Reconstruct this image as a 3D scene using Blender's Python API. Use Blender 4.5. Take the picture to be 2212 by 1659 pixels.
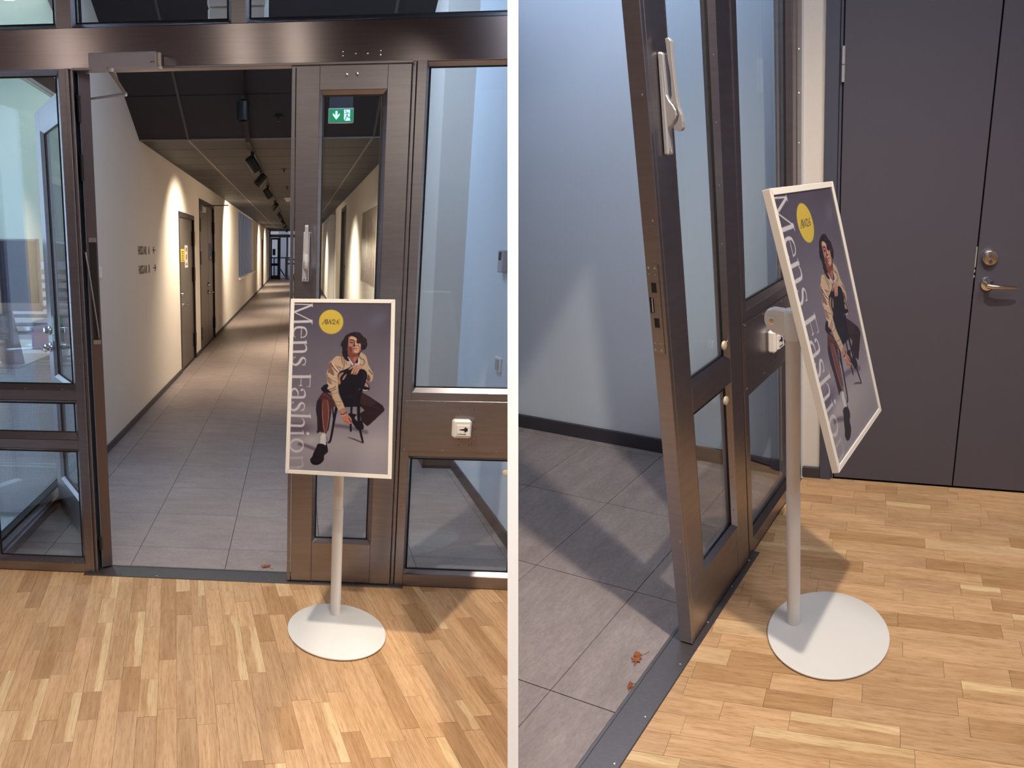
import bpy, bmesh, math, random
import numpy as np
from mathutils import Vector, Matrix

random.seed(7)
for o in list(bpy.data.objects):
    bpy.data.objects.remove(o)
SC = bpy.context.scene
COL = SC.collection

# ------------------------------------------------------------------ camera, world, exposure
# The photograph is a pair of pictures of ONE doorway, taken from two standpoints and mounted side by side.
# It is built as two copies of that doorway standing left and right of a white slab added for the gap between the pictures, in front of one camera.
F, PX0, PY0 = 1400.0, 1300.0, 830.0            # focal length and optical centre in pixels of the 2212 x 1659 frame
EYE = 1.41
PITCH = math.atan((PY0 - 540.0) / F)
cam_d = bpy.data.cameras.new('camera')
cam_d.sensor_fit = 'HORIZONTAL'; cam_d.sensor_width = 36.0
cam_d.lens = F / 2212.0 * 36.0
cam_d.shift_x = -(PX0 - 1106.0) / 2212.0
cam_d.shift_y = 0.5 / 2212.0
cam_d.clip_start = 0.02; cam_d.clip_end = 200
cam = bpy.data.objects.new('camera', cam_d); COL.objects.link(cam)
cam.location = (0, 0, EYE); cam.rotation_euler = (math.pi / 2 - PITCH, 0, 0)
SC.camera = cam

world = bpy.data.worlds.new('world'); SC.world = world
world.use_nodes = True
WORLD_COL, WORLD_STR = (0.80, 0.84, 1.0), 0.40
bg = world.node_tree.nodes['Background']
bg.inputs[0].default_value = (*WORLD_COL, 1); bg.inputs[1].default_value = WORLD_STR

SC.view_settings.view_transform = 'Standard'
SC.view_settings.look = 'None'
SC.view_settings.gamma = 1.0
SC.view_settings.use_curve_mapping = False
SC.view_settings.exposure = 0.0

HALL_W, HALL_COL = 215.0, (1.0, 0.88, 0.72)      # ceiling spot over the sign, in the hall
HALL2_W = 18.0                                   # second, softer hall lamp
FILL_W, FILL_COL = 20.0, (0.92, 0.93, 1.0)     # square fill lights added under the hall ceiling for ambient light
TRACK_W, TRACK_COL = 430.0, (1.0, 0.84, 0.62)    # track spots in the corridor
DAY_W, DAY_COL = 45.0, (0.62, 0.78, 1.0)        # added cool area light for daylight from the office side, no window built

VEST_W, VEST_COL = 24.0, (0.55, 0.73, 1.0)         # cold fill light added just inside the doorway, no fitting there

# ------------------------------------------------------------------ the two standpoints
CAM_UP = np.array([0, math.sin(PITCH), math.cos(PITCH)])
CAM_FW = np.array([0, math.cos(PITCH), -math.sin(PITCH)])
CAM_RT = np.array([1.0, 0, 0])
CAM_LOC = np.array([0, 0, EYE])
def cv(p):
    return p[0] * CAM_RT - p[1] * CAM_UP + p[2] * CAM_FW

class Place:
    """One doorway: axes u (right along the glazed front), v (into the corridor), w (up), in metres.
    The three axes follow the vanishing points of the picture, sheared and tilted about the camera; the origin is the foot of the narrow leaf."""
    def __init__(s, up, along, into, centre, foot, horizon, wscale, keep):
        def axis(vp, back):
            d = np.array([vp[0] - centre, vp[1] - PY0, F])
            a = np.array([(vp[0] - PX0) / F, (vp[1] - PY0) / F, 1.0]) * (F / np.linalg.norm(d))  # pixel vanishing points taken through the shared centre: axes sheared about the camera
            return -a if back else a
        au, av, aw = axis(along[:2], along[2]), axis(into, False), axis(up, True) * wscale
        t = math.atan((PY0 - horizon) / F)
        r = np.array([(foot[0] - PX0) / F, (foot[1] - PY0) / F, 1.0])
        o = r * EYE / (np.array([0, math.cos(t), math.sin(t)]) @ r)
        s.A = np.array([cv(au), cv(av), cv(aw)]).T
        s.o = CAM_LOC + cv(o)
        n = cv(np.array([1.0, 0, -(1108.0 - PX0) / F])); n /= np.linalg.norm(n)
        s.cut_n = n if keep == 'left' else -n          # geometry ends at the added slab
        s.Ai = np.linalg.inv(s.A)
        s.ud, s.vd, s.wd = [s.A[:, i] for i in range(3)]
    def pts(s, P):
        return np.asarray(P, float) @ s.A.T + s.o
    def pt(s, *p):
        return s.o + s.A @ np.array(p, float)
    def px(s, P):
        X = (s.pts(P) - CAM_LOC)
        x, y, z = X @ CAM_RT, -(X @ CAM_UP), X @ CAM_FW
        return np.stack([x / z * F + PX0, y / z * F + PY0], -1), z

LEFT = Place((553, 7850), (-16500, 540, True), (642, 540), 548, (622, 1254), 540, 1.0, 'left')
RIGHT = Place((1724, 4176), (2230, 287, False), (-2300, 287), 1665, (1490, 1392), 287, 1.06, 'right')

# ------------------------------------------------------------------ materials
def lin(c):
    return tuple(((x / 255) / 12.92 if x / 255 <= 0.04045 else ((x / 255 + 0.055) / 1.055) ** 2.4) for x in c)

MATS = {}
def mat(name, rgb, rough=0.5, metal=0.0, noise=None, bump=0.0, spec=0.5, emit=None, aniso=0.0, coat=0.0, arot=0.0):
    """Principled material; noise = (scale3, amount) tints the colour with stretched noise in place coordinates."""
    m = bpy.data.materials.new(name); m.use_nodes = True; MATS[name] = m
    nt = m.node_tree; N = nt.nodes; L = nt.links
    b = N['Principled BSDF']
    col = (*lin(rgb), 1)
    b.inputs['Base Color'].default_value = col
    b.inputs['Roughness'].default_value = rough
    b.inputs['Metallic'].default_value = metal
    b.inputs['Specular IOR Level'].default_value = spec
    b.inputs['Anisotropic'].default_value = aniso
    b.inputs['Coat Weight'].default_value = coat
    if aniso:
        b.inputs['Anisotropic Rotation'].default_value = arot
        tg = N.new('ShaderNodeCombineXYZ'); tg.inputs[0].default_value = 0.15; tg.inputs[1].default_value = 0.1; tg.inputs[2].default_value = 1.0; L.new(tg.outputs[0], b.inputs['Tangent'])   # brushed sideways: reflections stretch up and down
    if emit:
        b.inputs['Emission Color'].default_value = (*lin(emit[0]), 1); b.inputs['Emission Strength'].default_value = emit[1]
    if noise:
        sc, amt = noise
        at = N.new('ShaderNodeAttribute'); at.attribute_name = 'bc'
        mp = N.new('ShaderNodeMapping'); mp.inputs['Scale'].default_value = sc
        L.new(at.outputs['Vector'], mp.inputs['Vector'])
        nz = N.new('ShaderNodeTexNoise'); nz.inputs['Scale'].default_value = 1.0; nz.inputs['Detail'].default_value = 6; nz.inputs['Roughness'].default_value = 0.65
        L.new(mp.outputs[0], nz.inputs['Vector'])
        rp = N.new('ShaderNodeMapRange'); rp.inputs['From Min'].default_value = 0.25; rp.inputs['From Max'].default_value = 0.75
        rp.inputs['To Min'].default_value = 1 - amt; rp.inputs['To Max'].default_value = 1 + amt
        L.new(nz.outputs['Fac'], rp.inputs['Value'])
        mx = N.new('ShaderNodeVectorMath'); mx.operation = 'SCALE'; mx.inputs[0].default_value = col[:3]
        L.new(rp.outputs[0], mx.inputs['Scale']); L.new(mx.outputs[0], b.inputs['Base Color'])
        if bump:
            bp = N.new('ShaderNodeBump'); bp.inputs['Strength'].default_value = bump; bp.inputs['Distance'].default_value = 0.002
            L.new(nz.outputs['Fac'], bp.inputs['Height']); L.new(bp.outputs[0], b.inputs['Normal'])
    return m

def glass_mat(name, tint, boost=1.0):
    m = bpy.data.materials.new(name); m.use_nodes = True; MATS[name] = m
    N = m.node_tree.nodes; L = m.node_tree.links
    N.remove(N['Principled BSDF'])
    t = N.new('ShaderNodeBsdfTransparent'); t.inputs[0].default_value = (*tint, 1)
    g = N.new('ShaderNodeBsdfGlossy'); g.inputs['Roughness'].default_value = 0.01
    lw = N.new('ShaderNodeLayerWeight'); lw.inputs['Blend'].default_value = 0.5
    pw = N.new('ShaderNodeMath'); pw.operation = 'POWER'; pw.inputs[1].default_value = 5; L.new(lw.outputs['Facing'], pw.inputs[0])
    f = N.new('ShaderNodeMath'); f.operation = 'MULTIPLY_ADD'; f.inputs[1].default_value = 0.96; f.inputs[2].default_value = 0.04 * boost; L.new(pw.outputs[0], f.inputs[0])
    x = N.new('ShaderNodeMixShader')
    L.new(f.outputs[0], x.inputs[0]); L.new(t.outputs[0], x.inputs[1]); L.new(g.outputs[0], x.inputs[2])
    L.new(x.outputs[0], N['Material Output'].inputs[0])
    return m

def wood_mat(name, sap=False):
    m = bpy.data.materials.new(name); m.use_nodes = True; MATS[name] = m
    N = m.node_tree.nodes; L = m.node_tree.links; b = N['Principled BSDF']
    at = N.new('ShaderNodeAttribute'); at.attribute_name = 'bc'
    oi = N.new('ShaderNodeObjectInfo')
    off = N.new('ShaderNodeVectorMath'); off.operation = 'SCALE'; off.inputs[0].default_value = (31.0, 57.0, 13.0)
    L.new(oi.outputs['Random'], off.inputs['Scale'])
    ad = N.new('ShaderNodeVectorMath'); ad.operation = 'ADD'
    L.new(at.outputs['Vector'], ad.inputs[0]); L.new(off.outputs[0], ad.inputs[1])
    def noise(sx, sy, detail, dist):
        mp = N.new('ShaderNodeMapping'); mp.inputs['Scale'].default_value = (sx, sy, 1)
        L.new(ad.outputs[0], mp.inputs['Vector'])
        n = N.new('ShaderNodeTexNoise'); n.inputs['Scale'].default_value = 1; n.inputs['Detail'].default_value = detail
        n.inputs['Distortion'].default_value = dist
        L.new(mp.outputs[0], n.inputs['Vector']); return n
    a = noise(75, 5, 5, 0.7); c = noise(420, 22, 2, 0.2); d = noise(14, 3, 2, 0.5)
    def rng(n, f0, f1, t0, t1):
        r = N.new('ShaderNodeMapRange'); r.inputs['From Min'].default_value = f0; r.inputs['From Max'].default_value = f1
        r.inputs['To Min'].default_value = t0; r.inputs['To Max'].default_value = t1
        L.new(n.outputs['Fac'], r.inputs['Value']); return r
    r1, r2, r3 = rng(a, 0.3, 0.7, 0.80, 1.10), rng(c, 0.30, 0.48, 0.70, 1.0), rng(d, 0.3, 0.7, 0.93, 1.07)
    m1 = N.new('ShaderNodeMath'); m1.operation = 'MULTIPLY'; L.new(r1.outputs[0], m1.inputs[0]); L.new(r2.outputs[0], m1.inputs[1])
    m2 = N.new('ShaderNodeMath'); m2.operation = 'MULTIPLY'; L.new(m1.outputs[0], m2.inputs[0]); L.new(r3.outputs[0], m2.inputs[1])
    pw = N.new('ShaderNodeCombineXYZ')                        # darker grain is also redder
    for i, e in enumerate((0.85, 1.05, 1.35)):
        p = N.new('ShaderNodeMath'); p.operation = 'POWER'; p.inputs[1].default_value = e
        L.new(m2.outputs[0], p.inputs[0]); L.new(p.outputs[0], pw.inputs[i])
    mul = N.new('ShaderNodeVectorMath'); mul.operation = 'MULTIPLY'
    src = oi.outputs['Color']
    if sap:                                                    # a pale strip of sapwood along one edge
        sx = N.new('ShaderNodeSeparateXYZ'); L.new(at.outputs['Vector'], sx.inputs[0])
        w = noise(3, 6, 2, 0.0)
        aw_ = N.new('ShaderNodeMath'); aw_.operation = 'MULTIPLY_ADD'; aw_.inputs[1].default_value = 0.03; aw_.inputs[2].default_value = -0.012
        L.new(w.outputs['Fac'], aw_.inputs[0])
        gt = N.new('ShaderNodeMath'); gt.operation = 'GREATER_THAN'; L.new(sx.outputs[0], gt.inputs[0]); L.new(aw_.outputs[0], gt.inputs[1])
        mixc = N.new('ShaderNodeMix'); mixc.data_type = 'RGBA'
        L.new(gt.outputs[0], mixc.inputs['Factor']); L.new(src, mixc.inputs['A']); mixc.inputs['B'].default_value = (*lin((222, 189, 144)), 1)
        src = mixc.outputs['Result']
    L.new(src, mul.inputs[0]); L.new(pw.outputs[0], mul.inputs[1])
    L.new(mul.outputs[0], b.inputs['Base Color'])
    b.inputs['Roughness'].default_value = 0.38; b.inputs['Specular IOR Level'].default_value = 0.35
    return m

def tile_mat(name):
    m = bpy.data.materials.new(name); m.use_nodes = True; MATS[name] = m
    N = m.node_tree.nodes; L = m.node_tree.links; b = N['Principled BSDF']
    at = N.new('ShaderNodeAttribute'); at.attribute_name = 'bc'
    oi = N.new('ShaderNodeObjectInfo')
    off = N.new('ShaderNodeVectorMath'); off.operation = 'SCALE'; off.inputs[0].default_value = (31.0, 57.0, 13.0); L.new(oi.outputs['Random'], off.inputs['Scale'])
    ad = N.new('ShaderNodeVectorMath'); ad.operation = 'ADD'; L.new(at.outputs['Vector'], ad.inputs[0]); L.new(off.outputs[0], ad.inputs[1])
    fac = None
    for sc, amt in (((5, 14, 5), 0.16), ((60, 110, 60), 0.16), ((1.2, 1.2, 1.2), 0.08)):
        mp = N.new('ShaderNodeMapping'); mp.inputs['Scale'].default_value = sc; L.new(ad.outputs[0], mp.inputs['Vector'])
        n = N.new('ShaderNodeTexNoise'); n.inputs['Scale'].default_value = 1; n.inputs['Detail'].default_value = 6; n.inputs['Roughness'].default_value = 0.7
        L.new(mp.outputs[0], n.inputs['Vector'])
        r = N.new('ShaderNodeMapRange'); r.inputs['From Min'].default_value = 0.3; r.inputs['From Max'].default_value = 0.7
        r.inputs['To Min'].default_value = 1 - amt; r.inputs['To Max'].default_value = 1 + amt; L.new(n.outputs['Fac'], r.inputs['Value'])
        if fac is None: fac = r
        else:
            k = N.new('ShaderNodeMath'); k.operation = 'MULTIPLY'; L.new(fac.outputs[0], k.inputs[0]); L.new(r.outputs[0], k.inputs[1]); fac = k
    mx = N.new('ShaderNodeVectorMath'); mx.operation = 'SCALE'; mx.inputs[0].default_value = lin((147, 134, 131))
    L.new(fac.outputs[0], mx.inputs['Scale']); L.new(mx.outputs[0], b.inputs['Base Color'])
    b.inputs['Roughness'].default_value = 0.45
    return m

def grid_tile_mat(name):
    """far tiles, too small to tell apart: the joints are lines of the material"""
    m = tile_mat(name); N = m.node_tree.nodes; L = m.node_tree.links; b = N['Principled BSDF']
    at = N.new('ShaderNodeAttribute'); at.attribute_name = 'bc'
    mp = N.new('ShaderNodeMapping'); mp.inputs['Location'].default_value = (-0.148, -0.276, 0); L.new(at.outputs['Vector'], mp.inputs['Vector'])
    br = N.new('ShaderNodeTexBrick'); br.offset = 0; br.inputs['Scale'].default_value = 1
    br.inputs['Brick Width'].default_value = 0.433; br.inputs['Row Height'].default_value = 0.4; br.inputs['Mortar Size'].default_value = 0.002
    L.new(mp.outputs[0], br.inputs['Vector'])
    old = b.inputs['Base Color'].links[0].from_socket
    mx = N.new('ShaderNodeMix'); mx.data_type = 'RGBA'; L.new(br.outputs['Fac'], mx.inputs['Factor'])
    L.new(old, mx.inputs['A']); mx.inputs['B'].default_value = (*lin((60, 55, 55)), 1)
    L.new(mx.outputs['Result'], b.inputs['Base Color'])
    return m

def dots_mat(name):
    m = mat(name, (226, 228, 232), 0.6); N = m.node_tree.nodes; L = m.node_tree.links; b = N['Principled BSDF']
    at = N.new('ShaderNodeAttribute'); at.attribute_name = 'bc'
    mp = N.new('ShaderNodeVectorMath'); mp.operation = 'SCALE'; mp.inputs['Scale'].default_value = 1 / 0.0100; L.new(at.outputs['Vector'], mp.inputs[0])
    fr = N.new('ShaderNodeVectorMath'); fr.operation = 'FRACTION'; L.new(mp.outputs[0], fr.inputs[0])
    sb = N.new('ShaderNodeVectorMath'); sb.operation = 'SUBTRACT'; sb.inputs[1].default_value = (0.5, 0.5, 0.5); L.new(fr.outputs[0], sb.inputs[0])
    ml = N.new('ShaderNodeVectorMath'); ml.operation = 'MULTIPLY'; ml.inputs[1].default_value = (1, 0, 1); L.new(sb.outputs[0], ml.inputs[0])
    ln = N.new('ShaderNodeVectorMath'); ln.operation = 'LENGTH'; L.new(ml.outputs[0], ln.inputs[0])
    lt = N.new('ShaderNodeMath'); lt.operation = 'LESS_THAN'; lt.inputs[1].default_value = 0.24; L.new(ln.outputs['Value'], lt.inputs[0])
    mx = N.new('ShaderNodeMix'); mx.data_type = 'RGBA'; L.new(lt.outputs[0], mx.inputs['Factor'])
    mx.inputs['A'].default_value = (*lin((226, 228, 232)), 1); mx.inputs['B'].default_value = (*lin((40, 40, 46)), 1)
    L.new(mx.outputs['Result'], b.inputs['Base Color'])
    return m

def print_mat(name):
    m = mat(name, (255, 255, 255), 0.32); N = m.node_tree.nodes; L = m.node_tree.links
    at = N.new('ShaderNodeAttribute'); at.attribute_name = 'ink'
    L.new(at.outputs['Color'], N['Principled BSDF'].inputs['Base Color'])
    return m

mat('hall_ceiling', (74, 68, 78), 0.8); mat('hall_wall', (176, 166, 170), 0.8)
mat('steel', (156, 151, 156), 0.34, 1.0, noise=((6, 6, 60), 0.10), aniso=0.5)
mat('steel_beam', (165, 156, 158), 0.24, 1.0, noise=((3, 3, 140), 0.10), aniso=0.85)
mat('threshold_steel', (128, 122, 122), 0.5, 1.0, noise=((400, 40, 40), 0.12))
mat('steel_shade', (112, 102, 106), 0.4, 1.0)  # darker copy of steel: reflection of dark surroundings put into the colour
mat('steel_bright', (214, 212, 214), 0.3, 0.6)
mat('chrome', (220, 220, 224), 0.1, 1.0)
mat('brass_steel', (205, 190, 175), 0.25, 1.0)
mat('gasket', (14, 13, 15), 0.7)
mat('screw', (205, 200, 196), 0.25, 1.0)
mat('screw_dark', (30, 26, 26), 0.5, 0.3)
glass_mat('glass', (0.93, 0.965, 0.98))
wood_mat('oak'); wood_mat('oak_sap', True)
mat('oak_joint', (120, 80, 45), 0.8)
tile_mat('tile'); grid_tile_mat('tile_far'); mat('tile_joint', (62, 57, 56), 0.9)
mat('wall_paint', (222, 214, 206), 0.75, noise=((90, 90, 90), 0.025), bump=0.15)
mat('recess_paint', (214, 220, 228), 0.7, noise=((3, 3, 1.2), 0.02))
mat('office_paint', (214, 226, 212), 0.8)
mat('skirting', (62, 57, 64), 0.55)
mat('ceiling_panel', (47, 42, 42), 0.6, noise=((200, 200, 200), 0.10))
mat('ceiling_dark', (46, 42, 47), 0.7)
mat('ceiling_t', (124, 112, 104), 0.5)
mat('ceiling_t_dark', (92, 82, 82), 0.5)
mat('white_paint', (226, 222, 217), 0.42, noise=((900, 900, 900), 0.015), bump=0.05)
mat('white_plastic', (235, 229, 222), 0.38)
mat('sign_frame', (228, 221, 211), 0.45)
mat('clamp_plastic', (240, 243, 246), 0.4)
mat('closer_grey', (176, 172, 182), 0.5)
mat('black_lamp', (20, 18, 19), 0.5)
mat('lamp_lens', (255, 250, 240), 0.3, emit=((255, 246, 226), 6.0))
mat('charcoal_door', (82, 79, 90), 0.42, noise=((500, 500, 120), 0.05), bump=0.12)
mat('charcoal_jamb', (74, 76, 92), 0.5, noise=((60, 60, 4), 0.08), bump=0.1)
mat('grey_door', (92, 84, 80), 0.4)
mat('door_frame_dark', (42, 38, 38), 0.5)
mat('black', (12, 11, 13), 0.55)
mat('letter_black', (22, 20, 22), 0.6)
mat('exit_green', (20, 120, 70), 0.4, emit=((30, 150, 90), 0.45))
mat('exit_white', (220, 235, 240), 0.4, emit=((200, 225, 240), 0.75))
mat('notice_yellow', (236, 186, 52), 0.5); mat('notice_white', (228, 220, 216), 0.5); mat('notice_blue', (58, 58, 84), 0.5)
mat('screen_blue', (52, 64, 96), 0.25)
mat('alu_pink', (206, 190, 192), 0.4, 0.2)
mat('desk_white', (232, 234, 238), 0.45)
mat('box_blue', (70, 90, 160), 0.6)
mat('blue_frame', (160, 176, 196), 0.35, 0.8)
mat('leaf_brown', (150, 84, 44), 0.7, noise=((90, 90, 90), 0.3))
mat('rubber', (40, 30, 38), 0.8)
mat('sticker_green', (20, 130, 105), 0.5)
mat('bumper', (226, 216, 190), 0.35)
mat('print_a', (150, 110, 100), 0.08); mat('print_b', (92, 66, 70), 0.08); mat('print_c', (205, 190, 178), 0.08)
mat('stair', (216, 222, 234), 0.6)
mat('partition_paint', (255, 255, 255), 0.9)
dots_mat('perforated')
print_mat('poster_print')

# ------------------------------------------------------------------ mesh building
WORLD_LOC = {}
class MB:
    """collects geometry in place coordinates (u, v, w); T is an optional 4x4 placing a local drawing into them"""
    def __init__(s, T=None):
        s.v, s.f, s.T = [], [], T
    def add(s, pts, faces):
        n = len(s.v)
        for p in pts:
            p = Vector(p)
            s.v.append(tuple(s.T @ p) if s.T is not None else tuple(p))
        s.f += [tuple(i + n for i in f) for f in faces]
        return s
    def box(s, a, b, c, d, e, f):
        return s.add([(a, c, e), (b, c, e), (b, d, e), (a, d, e), (a, c, f), (b, c, f), (b, d, f), (a, d, f)],
                     [(3, 2, 1, 0), (4, 5, 6, 7), (0, 1, 5, 4), (1, 2, 6, 5), (2, 3, 7, 6), (3, 0, 4, 7)])
    def prism(s, poly, ext):
        """poly: 3D points (flat), ext: extrusion vector"""
        n = len(poly); e = Vector(ext)
        P = [Vector(p) for p in poly]
        return s.add(P + [p + e for p in P], [tuple(range(n))[::-1], tuple(range(n, 2 * n))] + [(i, (i + 1) % n, n + (i + 1) % n, n + i) for i in range(n)])
    def quad(s, *p):
        return s.add(p, [tuple(range(len(p)))])
    def tube(s, path, r, n=10, caps=True):
        P = [Vector(p) for p in path]; R = r if isinstance(r, (list, tuple)) else [r] * len(P)
        pts, faces, prev = [], [], None
        for i, p in enumerate(P):
            t = (P[min(i + 1, len(P) - 1)] - P[max(i - 1, 0)]).normalized()
            if prev is None:
                a = t.orthogonal().normalized()
            else:
                a = (prev - t * prev.dot(t)).normalized()
            prev = a; b = t.cross(a)
            for k in range(n):
                th = 2 * math.pi * k / n
                pts.append(p + (a * math.cos(th) + b * math.sin(th)) * R[i])
        for i in range(len(P) - 1):
            for k in range(n):
                faces.append((i * n + k, i * n + (k + 1) % n, (i + 1) * n + (k + 1) % n, (i + 1) * n + k))
        if caps:
            faces += [tuple(range(n))[::-1], tuple(range((len(P) - 1) * n, len(P) * n))]
        return s.add(pts, faces)
    def lathe(s, c, prof, n=32, ax=(0, 0, 1)):
        ax = Vector(ax).normalized(); a = ax.orthogonal().normalized(); b = ax.cross(a); c = Vector(c)
        pts, faces = [], []
        for r, h in prof:
            for k in range(n):
                th = 2 * math.pi * k / n
                pts.append(c + ax * h + (a * math.cos(th) + b * math.sin(th)) * max(r, 1e-5))
        m = len(prof)
        for i in range(m - 1):
            for k in range(n):
                faces.append((i * n + k, i * n + (k + 1) % n, (i + 1) * n + (k + 1) % n, (i + 1) * n + k))
        faces += [tuple(range(n))[::-1], tuple(range((m - 1) * n, m * n))]
        return s.add(pts, faces)

def attach(o, parent, loc):
    COL.objects.link(o)
    WORLD_LOC[o.name] = np.array(loc, float)
    if parent is not None:
        o.parent = parent; o.location = np.array(loc) - WORLD_LOC[parent.name]
    else:
        o.location = loc

def tag(o, label=None, cat=None, group=None, kind=None):
    if o is None: return o
    if label: o['label'] = label
    if cat: o['category'] = cat
    if group: o['group'] = group
    if kind: o['kind'] = kind
    return o

def empty(name, pl, base, **k):
    o = bpy.data.objects.new(name, None); o.empty_display_size = 0.05
    attach(o, None, pl.pt(*base)); return tag(o, **k)

def build(mb, name, pl, m, parent=None, bevel=0.0, smooth=False, base=None, cuts=(), local_bc=False, **k):
    """links the collected geometry as ONE mesh object of a place; geometry ends at the added slab"""
    V = np.array(mb.v, float)
    if base is None:
        base = (V[:, 0].mean(), V[:, 1].mean(), V[:, 2].min())
    W = pl.pts(V)
    side = (W - CAM_LOC) @ pl.cut_n
    if (side > 0).all(): return None
    loc = pl.pt(*base)
    bm = bmesh.new(); lay = bm.verts.layers.float_vector.new('bc')
    bv = [bm.verts.new(p) for p in V]
    for f in mb.f:
        try: bm.faces.new([bv[i] for i in f])
        except ValueError: pass
    bm.normal_update()
    if bevel:
        es = [e for e in bm.edges if len(e.link_faces) == 2 and e.calc_face_angle(0) > 0.6]
        bmesh.ops.bevel(bm, geom=es, offset=bevel, segments=1, affect='EDGES', profile=0.5)
    for co, no in cuts:
        r = bmesh.ops.bisect_plane(bm, geom=bm.verts[:] + bm.edges[:] + bm.faces[:], plane_co=co, plane_no=no, clear_outer=True)
        ed = [g for g in r['geom_cut'] if isinstance(g, bmesh.types.BMEdge)]
        if ed: bmesh.ops.edgeloop_fill(bm, edges=ed)
    if not bm.verts: bm.free(); return None
    for v in bm.verts:
        v[lay] = (v.co - Vector(base)) if local_bc else v.co
        v.co = pl.pts(np.array(v.co)) - loc
    if (side > 0).any():
        r = bmesh.ops.bisect_plane(bm, geom=bm.verts[:] + bm.edges[:] + bm.faces[:], plane_co=CAM_LOC - loc, plane_no=pl.cut_n, clear_outer=True)
        ed = [g for g in r['geom_cut'] if isinstance(g, bmesh.types.BMEdge)]
        if ed: bmesh.ops.edgeloop_fill(bm, edges=ed)
        if not bm.verts: bm.free(); return None
    bmesh.ops.recalc_face_normals(bm, faces=bm.faces)
    me = bpy.data.meshes.new(name); bm.to_mesh(me); bm.free()
    me.materials.append(MATS[m] if isinstance(m, str) else m)
    if smooth:
        me.shade_smooth()
        try: me.set_sharp_from_angle(angle=math.radians(38))
        except Exception: pass
    o = bpy.data.objects.new(name, me)
    attach(o, parent, loc)
    return tag(o, **k)

def again(o, name, pl, delta, parent=None):
    """a copy of a mesh object moved by delta in place coordinates, sharing its mesh"""
    c = o.copy(); c.name = name
    attach(c, parent, WORLD_LOC[o.name] + pl.A @ np.array(delta, float))
    return c

def B(*a, T=None): return MB(T).box(*a)
def text_mb(txt, T, size, ext, sx=1.0):
    """flat lettering from the built-in font, drawn in the local x (reading) / y (up) plane, thickness ext along z"""
    cu = bpy.data.curves.new('lettering', 'FONT'); cu.body = txt; cu.size = size; cu.extrude = ext / 2; cu.resolution_u = 3
    cu.offset = size * 0.02
    ob = bpy.data.objects.new('lettering', cu); COL.objects.link(ob)
    dg = bpy.context.evaluated_depsgraph_get(); me = ob.evaluated_get(dg).to_mesh()
    mb = MB(T)
    mb.add([(v.co.x * sx, v.co.y, v.co.z) for v in me.vertices], [tuple(p.vertices) for p in me.polygons])
    ob.evaluated_get(dg).to_mesh_clear(); bpy.data.objects.remove(ob); bpy.data.curves.remove(cu)
    return mb
def axes(o, x, y, z):
    M = Matrix.Identity(4)
    for i, a in enumerate((x, y, z)):
        for j in range(3): M[j][i] = a[j]
    for j in range(3): M[j][3] = o[j]
    return M

def lamp(name, pl, pos, aim, watt, colr, angle, blend=0.4, r=0.03, parent=None):
    d = bpy.data.lights.new(name, 'SPOT'); d.energy = watt; d.color = colr; d.spot_size = math.radians(angle); d.spot_blend = blend; d.shadow_soft_size = r
    o = bpy.data.objects.new(name, d)
    p = pl.pt(*pos); attach(o, parent, p)
    o.rotation_euler = Vector(pl.pt(*aim) - p).to_track_quat('-Z', 'Y').to_euler()
    return o

# ------------------------------------------------------------------ hall lamps and added fill lights of each doorway
for pl, fills, pk in ((LEFT, ((-0.75, -2.3), (-0.85, -3.5)), 0.65), (RIGHT, ((-1.2, -3.0), (-0.35, -2.3)), 1.7)):
    lamp('hall_spot', pl, (-0.34, -0.87, 3.0), (0.05, -0.60, 0), HALL_W * (0.9 if pl is LEFT else 1.15), HALL_COL, 86, 0.7, 0.035)
    lamp('hall_lamp', pl, (-1.1, -1.9, 3.1), (-0.2, -0.8, 0), HALL2_W, HALL_COL, 90, 0.9, 0.16)
    for u, v in fills:
        d = bpy.data.lights.new('hall_fill', 'AREA'); d.shape = 'RECTANGLE'; d.size = 0.6; d.size_y = 0.6; d.energy = FILL_W * pk; d.color = FILL_COL
        o = bpy.data.objects.new('hall_fill', d); attach(o, None, pl.pt(u, v, 3.28)); o.rotation_euler = Vector(-pl.wd).to_track_quat('-Z', 'Y').to_euler()
    if pl is LEFT:
        for u in (-3.54, -3.10, -4.95):  # small lamps added so that their reflections streak the header beam
            d = bpy.data.lights.new('streak_light', 'AREA'); d.shape = 'DISK'; d.size = 0.09; d.energy = 6.0; d.color = HALL_COL
            o = bpy.data.objects.new('streak_light', d); attach(o, None, pl.pt(u, -3.0, 3.10)); o.rotation_euler = Vector(-pl.wd).to_track_quat('-Z', 'Y').to_euler()
    d = bpy.data.lights.new('vestibule_fill', 'AREA'); d.shape = 'RECTANGLE'; d.size = 1.2; d.size_y = 0.5; d.energy = VEST_W * (1.7 if pl is LEFT else 0.5); d.color = VEST_COL
    o = bpy.data.objects.new('vestibule_fill', d); attach(o, None, pl.pt(*((-0.35, 1.0, 3.3) if pl is LEFT else (0.72, 0.45, 2.32)))); o.rotation_euler = Vector(pl.A @ np.array([0.1, 0.0, -1.0])).to_track_quat('-Z', 'Y').to_euler()
    if pl is RIGHT: continue
    d = bpy.data.lights.new('daylight_fill', 'AREA'); d.shape = 'RECTANGLE'; d.size = 2.2; d.size_y = 2.2; d.energy = DAY_W; d.color = DAY_COL
    o = bpy.data.objects.new('daylight_fill', d); attach(o, None, pl.pt(-3.9, 1.0, 1.7))
    o.rotation_euler = Vector(pl.A @ np.array([1.0, -0.03, -0.08])).to_track_quat('-Z', 'Y').to_euler()

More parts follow.
